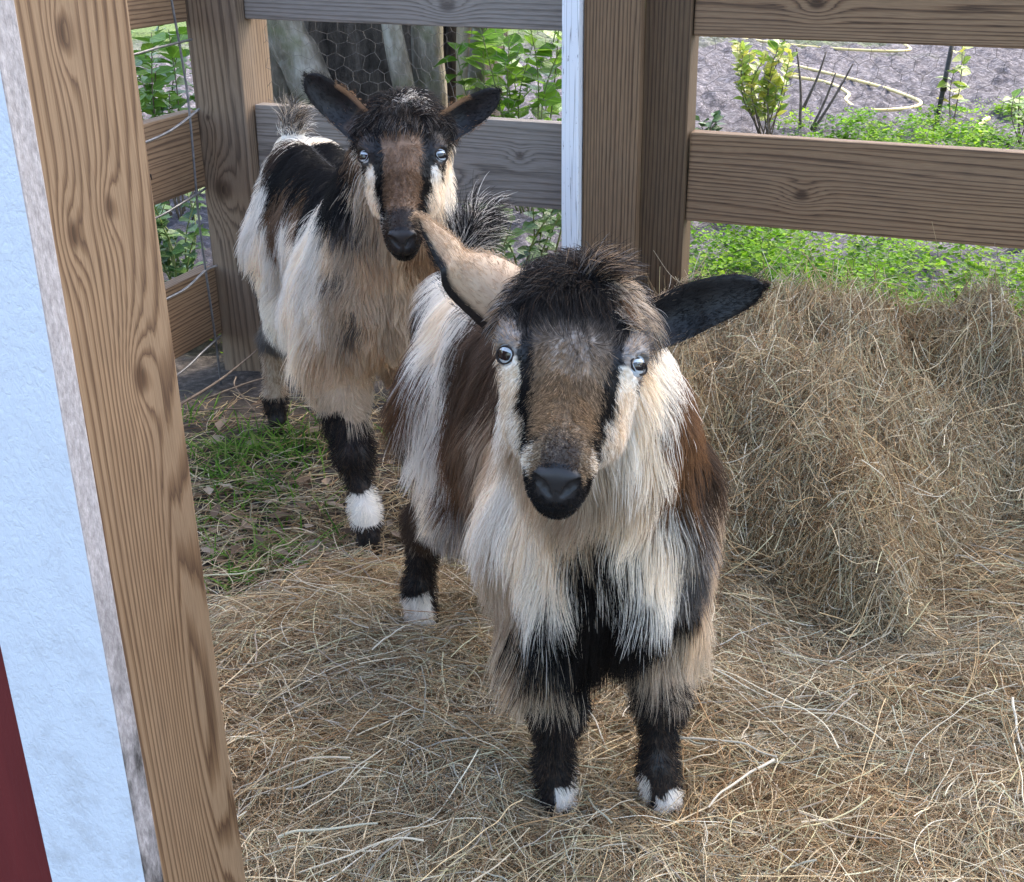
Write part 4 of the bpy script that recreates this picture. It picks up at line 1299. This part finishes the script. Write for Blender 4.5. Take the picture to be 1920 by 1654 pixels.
# ------------------------------------------------------------------ wire
M_wire = simple_material('dull_galvanised_wire', (0.10, 0.10, 0.105), (0.22, 0.22, 0.225), 70, 0.45, spec=0.5)
M_wire.node_tree.nodes['Principled BSDF'].inputs['Metallic'].default_value = 0.6
M_wire_dark = simple_material('rusty_hex_wire', (0.05, 0.048, 0.045), (0.13, 0.12, 0.11), 50, 0.55, spec=0.4)
grid = thing('wire_panel', fp(0.0, -0.2, 0), 'bent galvanised wire grid standing inside the side fence by the corner post', 'wire panel')


def grid_wire(pts, r_=0.0028):
    c = [FC + E1 * 0.045 + E2 * n_ + Z * z for n_, z in pts]
    v, f = tube(spline(c, 28), r_, 7)
    link_mesh('wire', v, f, M_wire, grid, smooth=True)


grid_wire([(-.139, 1.02), (-.135, .899), (-.122, .787), (-.115, .665), (-.126, .43), (-.123, .302), (-.114, .113), (-.112, -.02)])
for L_ in ([(-.62, .79), (-.316, .80), (-.199, .807), (-.075, .812)], [(-.62, .60), (-.309, .619), (-.218, .627), (-.153, .639), (-.075, .660)],
           [(-.62, .44), (-.296, .455), (-.211, .463), (-.085, .480)], [(-.62, .26), (-.306, .269), (-.208, .273), (-.125, .292), (-.075, .292)],
           [(-.62, .07), (-.292, .085), (-.175, .105), (-.09, .12)]):
    grid_wire(L_)
grid_wire([(-.40, 1.02), (-.41, .8), (-.39, .5), (-.40, .2), (-.40, -.02)])


def hex_net(name, s0, s1, z0, z1, d, cell, label, seed):
    r = np.random.default_rng(seed)
    hgt = cell * 0.9
    segs = []
    W = cell; ncol = int((s1 - s0) / W) + 1; nrow = int((z1 - z0) / (hgt * 0.75)) + 1
    for j in range(nrow):
        for i in range(ncol):
            ox = s0 + i * W + (W / 2 if j % 2 else 0); oz = z0 + j * hgt * 0.75
            a0 = (ox, oz + hgt * .25); a1 = (ox, oz - hgt * .25); b1 = (ox + W / 2, oz + hgt * .5); c1 = (ox + W, oz + hgt * .25)
            segs += [(a1, a0), (a0, b1), (b1, c1)]
    sg = np.array(segs)
    n = len(sg)
    t = np.array([0, .5, 1.])
    q = sg[:, :1] * (1 - t)[None, :, None] + sg[:, 1:] * t[None, :, None]
    q = q.reshape(-1, 2)
    wx = vnoise(np.stack([q[:, 0] * 5, q[:, 1] * 5, q[:, 0] * 0 + seed], -1), 61); wz = vnoise(np.stack([q[:, 0] * 5, q[:, 1] * 5, q[:, 0] * 0 + seed], -1), 62)
    wy = vnoise(np.stack([q[:, 0] * 4, q[:, 1] * 4, q[:, 0] * 0 + seed], -1), 63)
    f1 = vnoise(np.stack([q[:, 0] * 24, q[:, 1] * 24, q[:, 0] * 0 + seed], -1), 64); f2 = vnoise(np.stack([q[:, 0] * 24, q[:, 1] * 24, q[:, 0] * 0 + seed], -1), 65)
    P = FC + (q[:, :1] + wx[:, None] * .038 + f1[:, None] * .010) * E1 + (q[:, 1:] + wz[:, None] * .036 + f2[:, None] * .010) * Z + (d + wy[:, None] * .02) * E2
    P = P.reshape(n, 3, 3)
    ang = np.array([0, 2.09, 4.19])
    dirv = unit(P[:, 2] - P[:, 0])
    a = unit(np.cross(dirv, E2[None] + 0.01)); b_ = np.cross(dirv, a)
    rad = 0.00052
    off = rad * (np.cos(ang)[None, None, :, None] * a[:, None, None] + np.sin(ang)[None, None, :, None] * b_[:, None, None])
    vs = (P[:, :, None] + off).reshape(-1, 3)
    base = (np.arange(n) * 9)[:, None]
    fs = []
    for k in range(2):
        for j in range(3):
            m = (j + 1) % 3
            fs.append(np.stack([base[:, 0] + k * 3 + j, base[:, 0] + k * 3 + m, base[:, 0] + k * 3 + 3 + m, base[:, 0] + k * 3 + 3 + j], 1))
    o = link_mesh(name, vs, np.concatenate(fs), M_wire_dark, smooth=True)
    tag(o, label, 'chicken wire', 'chicken wire stretched behind the fence rails')
    return o


hex_net('chicken_wire', .13, .95, .05, 1.05, .10, .037, 'crumpled hexagonal chicken wire between corner post and white board', 1)
hex_net('chicken_wire', 1.10, 2.75, .05, 1.05, .15, .046, 'hexagonal chicken wire stretched behind the brown rails, right of the posts', 2)

# ------------------------------------------------------------------ leaves and plants


def leaf_mesh(name, wid, fold, bend, mat):
    prof = [(0.0, 0.03), (.2, .62), (.45, 1.0), (.72, .72), (1.0, .03)]
    vs, fs = [], []
    for t, wv in prof:
        zc = -bend * t * t
        vs += [(-wid * wv, t, zc + fold * wv), (0, t, zc), (wid * wv, t, zc + fold * wv)]
    for i in range(4):
        for j in (0, 1):
            fs.append([i * 3 + j, i * 3 + j + 1, i * 3 + 4 + j, i * 3 + 3 + j])
    me = bpy.data.meshes.new(name)
    me.from_pydata(vs, [], fs)
    me.polygons.foreach_set('use_smooth', np.ones(len(fs), bool))
    me.materials.append(mat)
    me.update()
    return me


def leaf_material(name, c1, c2, c3, transl=0.35):
    b = NB(name)
    rn = b.n('ShaderNodeObjectInfo').outputs['Random']
    tc = b.n('ShaderNodeTexCoord').outputs['Object']
    col = b.ramp(rn, [(0.0, c1), (0.5, c2), (1.0, c3)])
    sp = b.n('ShaderNodeSeparateXYZ'); b.set(sp.inputs[0], tc)
    rib = b.ramp(b.math('ABSOLUTE', sp.outputs[0]), [(0.0, (1, 1, 1)), (0.035, (0, 0, 0))])
    col = b.mix(b.math('MULTIPLY', rib, .4), col, tuple(min(1, v * 2.2) for v in c3))
    nz = b.noise(tc, 5, 4, .6)
    col = b.mix(0.5, col, b.ramp(nz, [(.3, (.7, .7, .7)), (.7, (1.2, 1.2, 1.1))]), 'MULTIPLY')
    b.principled(col, .38, b.bump(nz, .3, .02), .45)
    pr = b.t.nodes['Principled BSDF']
    tr = b.n('ShaderNodeBsdfTranslucent'); b.set(tr.inputs[0], col)
    mx = b.n('ShaderNodeMixShader'); mx.inputs[0].default_value = transl
    b.t.links.new(pr.outputs[0], mx.inputs[1]); b.t.links.new(tr.outputs[0], mx.inputs[2]); b.t.links.new(mx.outputs[0], b.out.inputs[0])
    return b.m


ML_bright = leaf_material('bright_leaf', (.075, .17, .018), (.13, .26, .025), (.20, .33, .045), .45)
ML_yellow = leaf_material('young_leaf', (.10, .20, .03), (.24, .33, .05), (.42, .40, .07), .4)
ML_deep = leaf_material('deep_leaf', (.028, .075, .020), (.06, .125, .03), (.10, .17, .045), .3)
M_stem = simple_material('woody_stem', (.07, .05, .032), (.15, .115, .075), 60, .8)
M_greenstem = simple_material('green_stem', (.10, .14, .04), (.18, .2, .07), 60, .7)


def plant(name, label, cat, base, h, spread, stems, per, size, mat, stem_mat, seed, lean=(0, 0), wid=.42, start=.25, group=None, rad=.004, up=0.3):
    r = np.random.default_rng(seed)
    root = thing(name, base, label, cat, group)
    meshes = [leaf_mesh('leaf', wid * q, f, b_, mat) for q, f, b_ in ((1, .10, .15), (.9, .18, .3), (1.1, .05, .05), (1.0, .14, -.1))]
    tubes = []
    base = V(*base)
    for s in range(stems):
        a = r.uniform(0, 2 * math.pi); q = spread * math.sqrt(r.random())
        hh = h * r.uniform(.6, 1.05)
        b0 = base + V(math.cos(a), math.sin(a), 0) * q * .22
        tip = base + V(math.cos(a) * q + lean[0], math.sin(a) * q + lean[1], hh)
        mid = b0 * .5 + tip * .5 + V(r.normal(0, .04), r.normal(0, .04), hh * .08)
        sp_ = spline([b0, mid, tip], 16)
        tubes.append(tube(sp_, np.linspace(rad, rad * .35, 16), 5))
        for j in range(per):
            t = start + (1 - start) * (j + r.random() * .6) / per
            i = min(int(t * 15), 14)
            p = sp_[i] + (sp_[i + 1] - sp_[i]) * (t * 15 - i)
            an = j * 2.4 + r.normal(0, .5)
            d = unit(V(math.cos(an), math.sin(an), r.normal(up, .25)))
            nrm = unit(V(r.normal(0, .35), r.normal(-.15, .35), 1.0)); nrm = unit(nrm - d * (nrm @ d))
            x_ = np.cross(d, nrm)
            sz = size * r.uniform(.6, 1.2)
            o = bpy.data.objects.new('leaf', meshes[r.integers(4)])
            COL.objects.link(o)
            o.parent = root
            M4 = Matrix(((x_[0], d[0], nrm[0], 0), (x_[1], d[1], nrm[1], 0), (x_[2], d[2], nrm[2], 0), (0, 0, 0, 1)))
            o.matrix_local = Matrix.Translation(Vector(p - base)) @ M4 @ Matrix.Scale(sz, 4)
    v, f = merge(tubes)
    link_mesh('stem', v, f, stem_mat, root, smooth=True)
    return root


plant('leafy_shrub', 'bright green broad-leaved shrub beside the bare tree trunks', 'shrub', (.10, 4.75, 0), .94, .30, 14, 20, .092, ML_bright, M_greenstem, 1, start=.22)
plant('leafy_shrub', 'green shrub beyond the side fence, seen through the wire grid', 'shrub', (-1.27, 4.7, 0), .80, .26, 14, 19, .074, ML_bright, M_stem, 2, start=.4)
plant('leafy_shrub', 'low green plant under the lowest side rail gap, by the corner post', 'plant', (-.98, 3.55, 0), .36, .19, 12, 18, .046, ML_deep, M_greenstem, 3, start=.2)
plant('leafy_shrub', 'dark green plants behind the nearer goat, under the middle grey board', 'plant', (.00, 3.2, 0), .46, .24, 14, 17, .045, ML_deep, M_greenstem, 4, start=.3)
plant('young_bush', 'young yellow-green bush between the brown rails', 'bush', (1.335, 6.4, 0), .52, .19, 15, 18, .066, ML_yellow, M_stem, 5, start=.2, wid=.36, up=.7)
plant('young_bush', 'small leafy plant growing against the dark stake', 'plant', (2.33, 6.52, 0), .42, .05, 2, 9, .085, ML_yellow, M_stem, 6, start=.25)
plant('young_bush', 'sparse reddish-tipped plant at the right edge between the rails', 'plant', (2.56, 6.15, 0), .26, .20, 7, 9, .060, ML_bright, M_stem, 7, start=.3)
plant('leafy_shrub', 'small dark-leaved seedling low beside the square post', 'seedling', (1.02, 6.2, 0), .16, .12, 4, 5, .07, ML_deep, M_stem, 8, start=.4)
st = link_mesh('stake', *merge([tube([(2.245, 6.56, -.1), (2.29, 6.56, .44)], .013, 8), tube([(2.272, 6.56, .20), (2.276, 6.56, .24)], .017, 8)]), simple_material('dark_stake', (.02, .018, .016), (.05, .045, .04), 50, .6), smooth=True)
tag(st, 'dark thin stake standing in the pale soil beyond the right rails', 'stake')
tw = []
for a, c in (((1.62, 6.6, 0), (1.80, 6.6, .34)), ((1.60, 6.58, 0), (1.70, 6.55, .30)), ((1.55, 6.6, .0), (1.50, 6.6, .42)), ((1.56, 6.6, .12), (1.66, 6.62, .40))):
    a, c = V(*a), V(*c)
    tw.append(tube(spline([a, (a + c) / 2 + V(.012, 0, .01), c], 8), np.linspace(.009, .004, 8), 6))
o = link_mesh('dead_twigs', *merge(tw), simple_material('dead_bark', (.06, .045, .035), (.14, .11, .09), 60, .85), smooth=True)
tag(o, 'bare brown twigs sticking up beside the yellow-green bush', 'twigs')

# hose on the soil
M_hose = simple_material('faded_hose', (.52, .40, .15), (.62, .50, .22), 9, .5)
h1_ = [(1.5, 12.6), (2.10, 11.86), (2.55, 11.0), (3.05, 10.5), (3.33, 10.55), (3.45, 11.1)]
h2_ = [(1.9, 10.3), (2.18, 9.43), (2.42, 8.31), (2.47, 7.75), (2.45, 7.43), (2.28, 7.22), (2.05, 7.21), (2.05, 7.6), (2.15, 7.94), (2.14, 8.5), (1.95, 8.9)]
hoses = []
for c in (h1_, h2_):
    hoses.append(tube([(a, q, .018) for a, q, _ in spline([(a, q, 0) for a, q in c], 90)], .0105, 8))
hoses.append(tube([(a, q, .022) for a, q, _ in spline([(2.36, 6.15, 0), (2.42, 6.4, 0), (2.5, 6.6, 0), (2.62, 6.8, 0)], 20)], .013, 8))
o = link_mesh('garden_hose', *merge(hoses), M_hose, smooth=True)
tag(o, 'pale yellow garden hose lying in loops on the grey soil', 'hose')

# ------------------------------------------------------------------ trunks behind the fence
M_bark = NB('mossy_bark')
tc = M_bark.n('ShaderNodeTexCoord').outputs['Object']
n1 = M_bark.noise(M_bark.mapping(tc, (1, 1, .35)), 14, 6, .65)
n2 = M_bark.noise(tc, 5, 4, .6)
cb = M_bark.ramp(n1, [(.3, (.06, .05, .037)), (.5, (.17, .145, .11)), (.72, (.35, .32, .265))])
cb = M_bark.mix(M_bark.ramp(n2, [(.5, (0, 0, 0)), (.68, (.75, .75, .75))]), cb, (.095, .10, .040))
M_bark = M_bark.principled(cb, .85, M_bark.bump(n1, .8, .02), .2)
M_dbark = simple_material('dark_fibrous_bark', (.022, .018, .014), (.115, .092, .072), 22, .9, .03, (1, 1, .25), .15, 40)
M_pale = simple_material('pale_cream_bark', (.22, .17, .105), (.38, .32, .22), 16, .8, .01, (1, 1, .4))


def trunk_mesh(ctrl, r0, r1, seed, sides=14, rough=.10):
    r = np.random.default_rng(seed)
    p = spline(ctrl, 40)
    v, f = tube(p, np.linspace(r0, r1, 40), sides)
    v = np.asarray(v)
    c = np.repeat(p, sides, 0)
    nz = vnoise(v * V(9, 9, 3) / max(r0 * 8, .4), seed) * rough + vnoise(v * V(30, 30, 9), seed + 1) * rough * .35
    return c + (v - c) * (1 + nz)[:, None], f


def canopy(centres, radii, n, size, seed):
    r = np.random.default_rng(seed)
    k = r.integers(0, len(centres), n)
    d = unit(r.normal(0, 1, (n, 3))) * (r.random(n) ** .45)[:, None]
    p = np.array(centres)[k] + d * np.array(radii)[k]
    sz = size * r.uniform(.6, 1.3, n)
    u_ = unit(r.normal(0, 1, (n, 3))); v_ = unit(np.cross(u_, r.normal(0, 1, (n, 3))))
    vs = np.stack([p - u_ * sz[:, None], p + v_ * sz[:, None] * .5, p + u_ * sz[:, None], p - v_ * sz[:, None] * .5], 1).reshape(-1, 3)
    fs = np.arange(n * 4).reshape(n, 4)
    return vs, fs


def tree(label, ctrl, r0, r1, mat, seed, crown=None, rough=.1):
    t = thing('tree', (ctrl[0][0], ctrl[0][1], 0), label, 'tree')
    link_mesh('trunk', *trunk_mesh(ctrl, r0, r1, seed, rough=rough), mat, t, smooth=True)
    if crown:
        link_mesh('crown', *canopy(*crown), ML_deep, t)['kind'] = 'stuff'
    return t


tree('broad pale mossy trunk rising right behind the corner post', [(-.96, 5.1, -.1), (-.95, 5.1, .4), (-.93, 5.1, .7), (-1.0, 5.2, 2.2), (-1.1, 5.3, 3.4)], .135, .09, M_bark, 1,
     ([(-1.3, 5.9, 3.9), (-2.1, 5.6, 3.6), (-1.0, 6.7, 4.3)], [(.8, .8, .7)] * 3, 1300, .09, 3))
tree('mossy trunk leaning left, next to the dark stump', [(-.66, 4.95, -.1), (-.70, 4.95, .25), (-.80, 4.98, .55), (-.90, 5.0, .8), (-1.3, 5.2, 2.2), (-1.6, 5.4, 3.2)], .10, .06, M_bark, 2)
tree('thick dark shaggy trunk added as backdrop behind the farther goat', [(-.44, 5.55, -.1), (-.45, 5.55, .5), (-.46, 5.6, 1.6), (-.4, 5.7, 3.4)], .50, .36, M_dbark, 3,  # trunk added as a dark backdrop for the gaps between the stems
     ([(-.4, 5.9, 4.0), (.5, 5.7, 4.2), (-.2, 6.8, 4.6)], [(.9, .9, .7)] * 3, 1500, .09, 4), .25)
tree('thin mossy stem leaning across the dark trunk', [(-.35, 4.9, -.1), (-.385, 4.9, .35), (-.435, 4.9, .70), (-.55, 5.0, 1.8), (-.7, 5.1, 2.8)], .050, .03, M_bark, 4)
tree('grey upright stem in the middle of the trunk cluster', [(-.31, 5.0, -.1), (-.30, 5.0, .4), (-.30, 5.0, .75), (-.2, 5.1, 2.0), (-.1, 5.3, 3.0)], .075, .05, M_bark, 5)
tree('dark narrow stem between grey and cream stems', [(-.20, 5.15, -.1), (-.19, 5.15, .6), (-.15, 5.2, 1.8), (-.1, 5.3, 2.8)], .06, .04, M_dbark, 6)
tree('cream coloured slim stem, palest of the cluster', [(-.185, 4.95, -.1), (-.170, 4.95, .4), (-.155, 4.95, .75), (-.05, 5.0, 2.0), (.1, 5.1, 3.0)], .036, .025, M_pale, 7)
tree('tan slim stem nearest the bright green shrub', [(-.13, 4.9, -.1), (-.12, 4.9, .37), (-.095, 4.9, .70), (.1, 5.0, 2.0), (.3, 5.1, 3.0)], .040, .025, M_bark, 8)

# ------------------------------------------------------------------ ground cover, grass, litter


def leaf_cloud(name, p, size, d, nrm, cols, mat, wid=.45):
    n = len(p)
    d = unit(d); nrm = unit(nrm - d * (nrm * d).sum(1, keepdims=True)); x_ = np.cross(d, nrm)
    sz = np.asarray(size)[:, None]
    vs = np.stack([p, p + d * sz * .5 - x_ * sz * wid + nrm * sz * .08, p + d * sz, p + d * sz * .5 + x_ * sz * wid + nrm * sz * .08, p + d * sz * .55 - nrm * sz * .03], 1).reshape(-1, 3)
    i = (np.arange(n) * 5)[:, None]
    fs = np.concatenate([i + [0, 4, 1], i + [1, 4, 2], i + [2, 4, 3], i + [3, 4, 0]])
    return link_mesh(name, vs, fs, mat, color=np.repeat(cols, 5, 0))


M_weed = attr_material('weed_leaf', .6, .15, .5)
wr = np.random.default_rng(44)


def weeds(n, x0, x1, y0, y1, keep, hgt, per, size):
    x = wr.uniform(x0, x1, n); y = wr.uniform(y0, y1, n)
    dens = keep(x, y)
    k = wr.random(n) < dens
    x, y, dens = x[k], y[k], dens[k]
    hh = hgt * wr.uniform(.2, 1.25, len(x)) * (.25 + .75 * dens)
    idx = np.repeat(np.arange(len(x)), per)
    t = wr.random(len(idx)) ** .6
    p = np.stack([x[idx] + wr.normal(0, .022, len(idx)) * (1 + t), y[idx] + wr.normal(0, .022, len(idx)) * (1 + t), hh[idx] * t + .01], -1)
    an = wr.uniform(0, 2 * math.pi, len(idx))
    d = np.stack([np.cos(an), np.sin(an), wr.normal(.15, .3, len(idx))], -1)
    nr = np.stack([wr.normal(0, .35, len(idx)), wr.normal(0, .35, len(idx)), np.ones(len(idx))], -1)
    tone = np.array([(.11, .25, .012), (.17, .33, .018), (.25, .40, .03), (.06, .16, .010)])[wr.integers(0, 4, len(x))][idx] * (wr.uniform(.65, 1.2, len(x))[idx] * wr.uniform(.8, 1.15, len(idx)))[:, None]
    return p, size * wr.uniform(.6, 1.5, len(x))[idx] * wr.uniform(.5, 1.3, len(idx)), d, nr, tone


def patch(f, th, sharp, seed):
    return lambda x, y: sstep(th, th + sharp, vnoise(np.stack([x * f, y * f, x * 0], -1), seed)) * (fence_sd(x, y) > .14)


A_ = weeds(1050, .40, 1.9, 2.5, 4.5, lambda x, y: (fence_sd(x, y) > .16) * np.clip(1.35 * np.exp(-((x - .78) / .27) ** 2 - ((y - 3.45) / .50) ** 2) + 1.0 * np.exp(-((x - 1.50) / .16) ** 2 - ((y - 3.2) / .28) ** 2) + .8 * np.exp(-((x - .95) / .5) ** 2 - ((y - 2.62) / .18) ** 2) - .75 * vnoise(np.stack([x * 7, y * 7, x * 0], -1), 17), 0, 1), .30, 85, .0165)
B_ = weeds(750, 1.3, 3.0, 5.0, 7.2, lambda x, y: np.clip(1.1 * np.exp(-((x - 1.90) / .34) ** 2 - ((y - 6.0) / .45) ** 2) + .9 * np.exp(-((x - 2.45) / .3) ** 2 - ((y - 5.8) / .4) ** 2) - .8 * vnoise(np.stack([x * 5, y * 5, x * 0], -1), 18), 0, 1), .15, 50, .020)
C2_ = weeds(300, -1.2, -.55, 3.05, 3.9, lambda x, y: .7 * np.exp(-((x + .82) / .12) ** 2 - ((y - 3.3) / .25) ** 2), .12, 24, .022)
pz = [np.concatenate(q) for q in zip(A_, B_, C2_)]
o = leaf_cloud('ground_cover_weeds', *pz, M_weed)
tag(o, 'lush light-green weeds covering the soil just beyond the right fence', 'weeds', kind='stuff')

# grass tufts inside the pen
gp, gd, gl, gc = [], [], [], []
spots = [(-.63, 2.36, 70), (-.55, 2.39, 110), (-.49, 2.46, 90), (-.43, 2.36, 40), (-.487, 1.865, 80), (-.376, 1.935, 45), (-.42, 2.10, 40), (-.70, 2.56, 60), (-.57, 2.25, 70), (-.36, 2.5, 30), (-.47, 2.2, 50), (-.62, 2.1, 30), (-.52, 2.0, 20), (-.13, 2.2, 60), (-.2, 2.5, 60)]
for (sx, sy, n) in spots:
    q = wr.normal(0, .035, (n, 2)) * V(1.5, 1.2)
    q = q[:int(n * (1.0 if sy < 2.48 else .5))]; n = len(q)
    gp.append(np.stack([sx + q[:, 0], sy + q[:, 1], np.full(n, .004)], -1))
gp = np.concatenate(gp)
n = len(gp)
an = wr.uniform(0, 2 * math.pi, n); le = wr.uniform(.6, 1.2, n)
gl = wr.uniform(.035, .085, n)
d0 = np.stack([np.cos(an) * le * .7, np.sin(an) * le * .7, np.ones(n)], -1); d0 = unit(d0)
sd_ = unit(np.cross(d0, V(0, 0, 1)[None] + 1e-3))
gv = []
for t, wv in ((0, 1), (.45, .85), (.8, .5), (1.0, .06)):
    c = gp + d0 * (gl * t)[:, None] + np.stack([np.cos(an), np.sin(an), -.55 * np.ones(n)], -1) * (gl * .55 * t * t)[:, None]
    gv += [c - sd_ * .0021 * wv, c + sd_ * .0021 * wv]
gv = np.stack(gv, 1).reshape(-1, 3)
bi = (np.arange(n) * 8)[:, None]
gfc = np.concatenate([bi + [0, 1, 3, 2], bi + [2, 3, 5, 4], bi + [4, 5, 7, 6]])
gcol = np.array([(.10, .23, .025), (.16, .32, .04), (.06, .15, .02), (.24, .31, .08)])[wr.integers(0, 4, n)]
o = link_mesh('grass', gv, gfc, M_weed, color=np.repeat(gcol, 8, 0))
tag(o, 'green grass tufts on the bare soil between post and goats', 'grass', kind='stuff')

n = 520
lx = wr.uniform(-.78, -.05, n); ly = wr.uniform(1.75, 2.75, n)
k = (side_sd(lx, ly) > .06) & (fence_sd(lx, ly) < -.06) & (wr.random(n) < np.exp(-((ly - 2.02) / .24) ** 2))
lx, ly = lx[k], ly[k]; n = len(lx); an = wr.uniform(0, 6.28, n)
o = leaf_cloud('leaf_litter', np.stack([lx, ly, np.full(n, .016) + wr.uniform(0, .012, n)], -1), wr.uniform(.022, .05, n), np.stack([np.cos(an), np.sin(an), wr.normal(0, .2, n)], -1),
               np.stack([wr.normal(0, .3, n), wr.normal(0, .3, n), np.ones(n)], -1), np.array([(.20, .135, .085), (.28, .205, .14), (.13, .085, .055), (.34, .27, .2)])[wr.integers(0, 4, n)] * wr.uniform(.8, 1.2, (n, 1)), attr_material('dry_leaf', .7, .2, .1), .30)
tag(o, 'dry brown fallen leaves scattered on the soil behind the post', 'fallen leaves', kind='stuff')

br = thing('fallen_branch', fp(.1, -.25, 0), 'thin dry branch with twigs lying at the foot of the corner post', 'branch')
M_dtw = simple_material('dry_twig', (.10, .075, .055), (.22, .17, .13), 60, .85)
for ctrl, rr_ in (([(-.80, 2.55, .03), (-.70, 2.72, .05), (-.62, 2.84, .09)], .004), ([(-.72, 2.66, .03), (-.60, 2.74, .05), (-.50, 2.78, .05)], .0028), ([(-.76, 2.62, .02), (-.66, 2.60, .03), (-.55, 2.63, .02)], .0025), ([(-.66, 2.76, .05), (-.64, 2.66, .06), (-.58, 2.58, .03)], .002)):
    link_mesh('twig', *tube(spline(ctrl, 14), np.linspace(rr_, rr_ * .5, 14), 6), M_dtw, br, smooth=True)

# big unseen tree added outside the picture to block the sun over the pen
tree('large leafy tree added out of view on the right to shade the pen', [(7.4, 6.6, -.1), (7.3, 6.6, 2.5), (7.0, 6.7, 5.4), (6.6, 6.6, 8.0)], .26, .09, M_bark, 11,
     ([(6.4, 6.4, 9.0), (5.4, 6.0, 8.5), (7.4, 6.9, 8.7), (5.7, 7.4, 9.3), (6.9, 5.4, 8.2), (5.0, 6.9, 9.4), (6.0, 4.8, 8.0), (7.5, 6.0, 7.6)], [(1.3, 1.3, 1.0)] * 8, 9000, .14, 12))
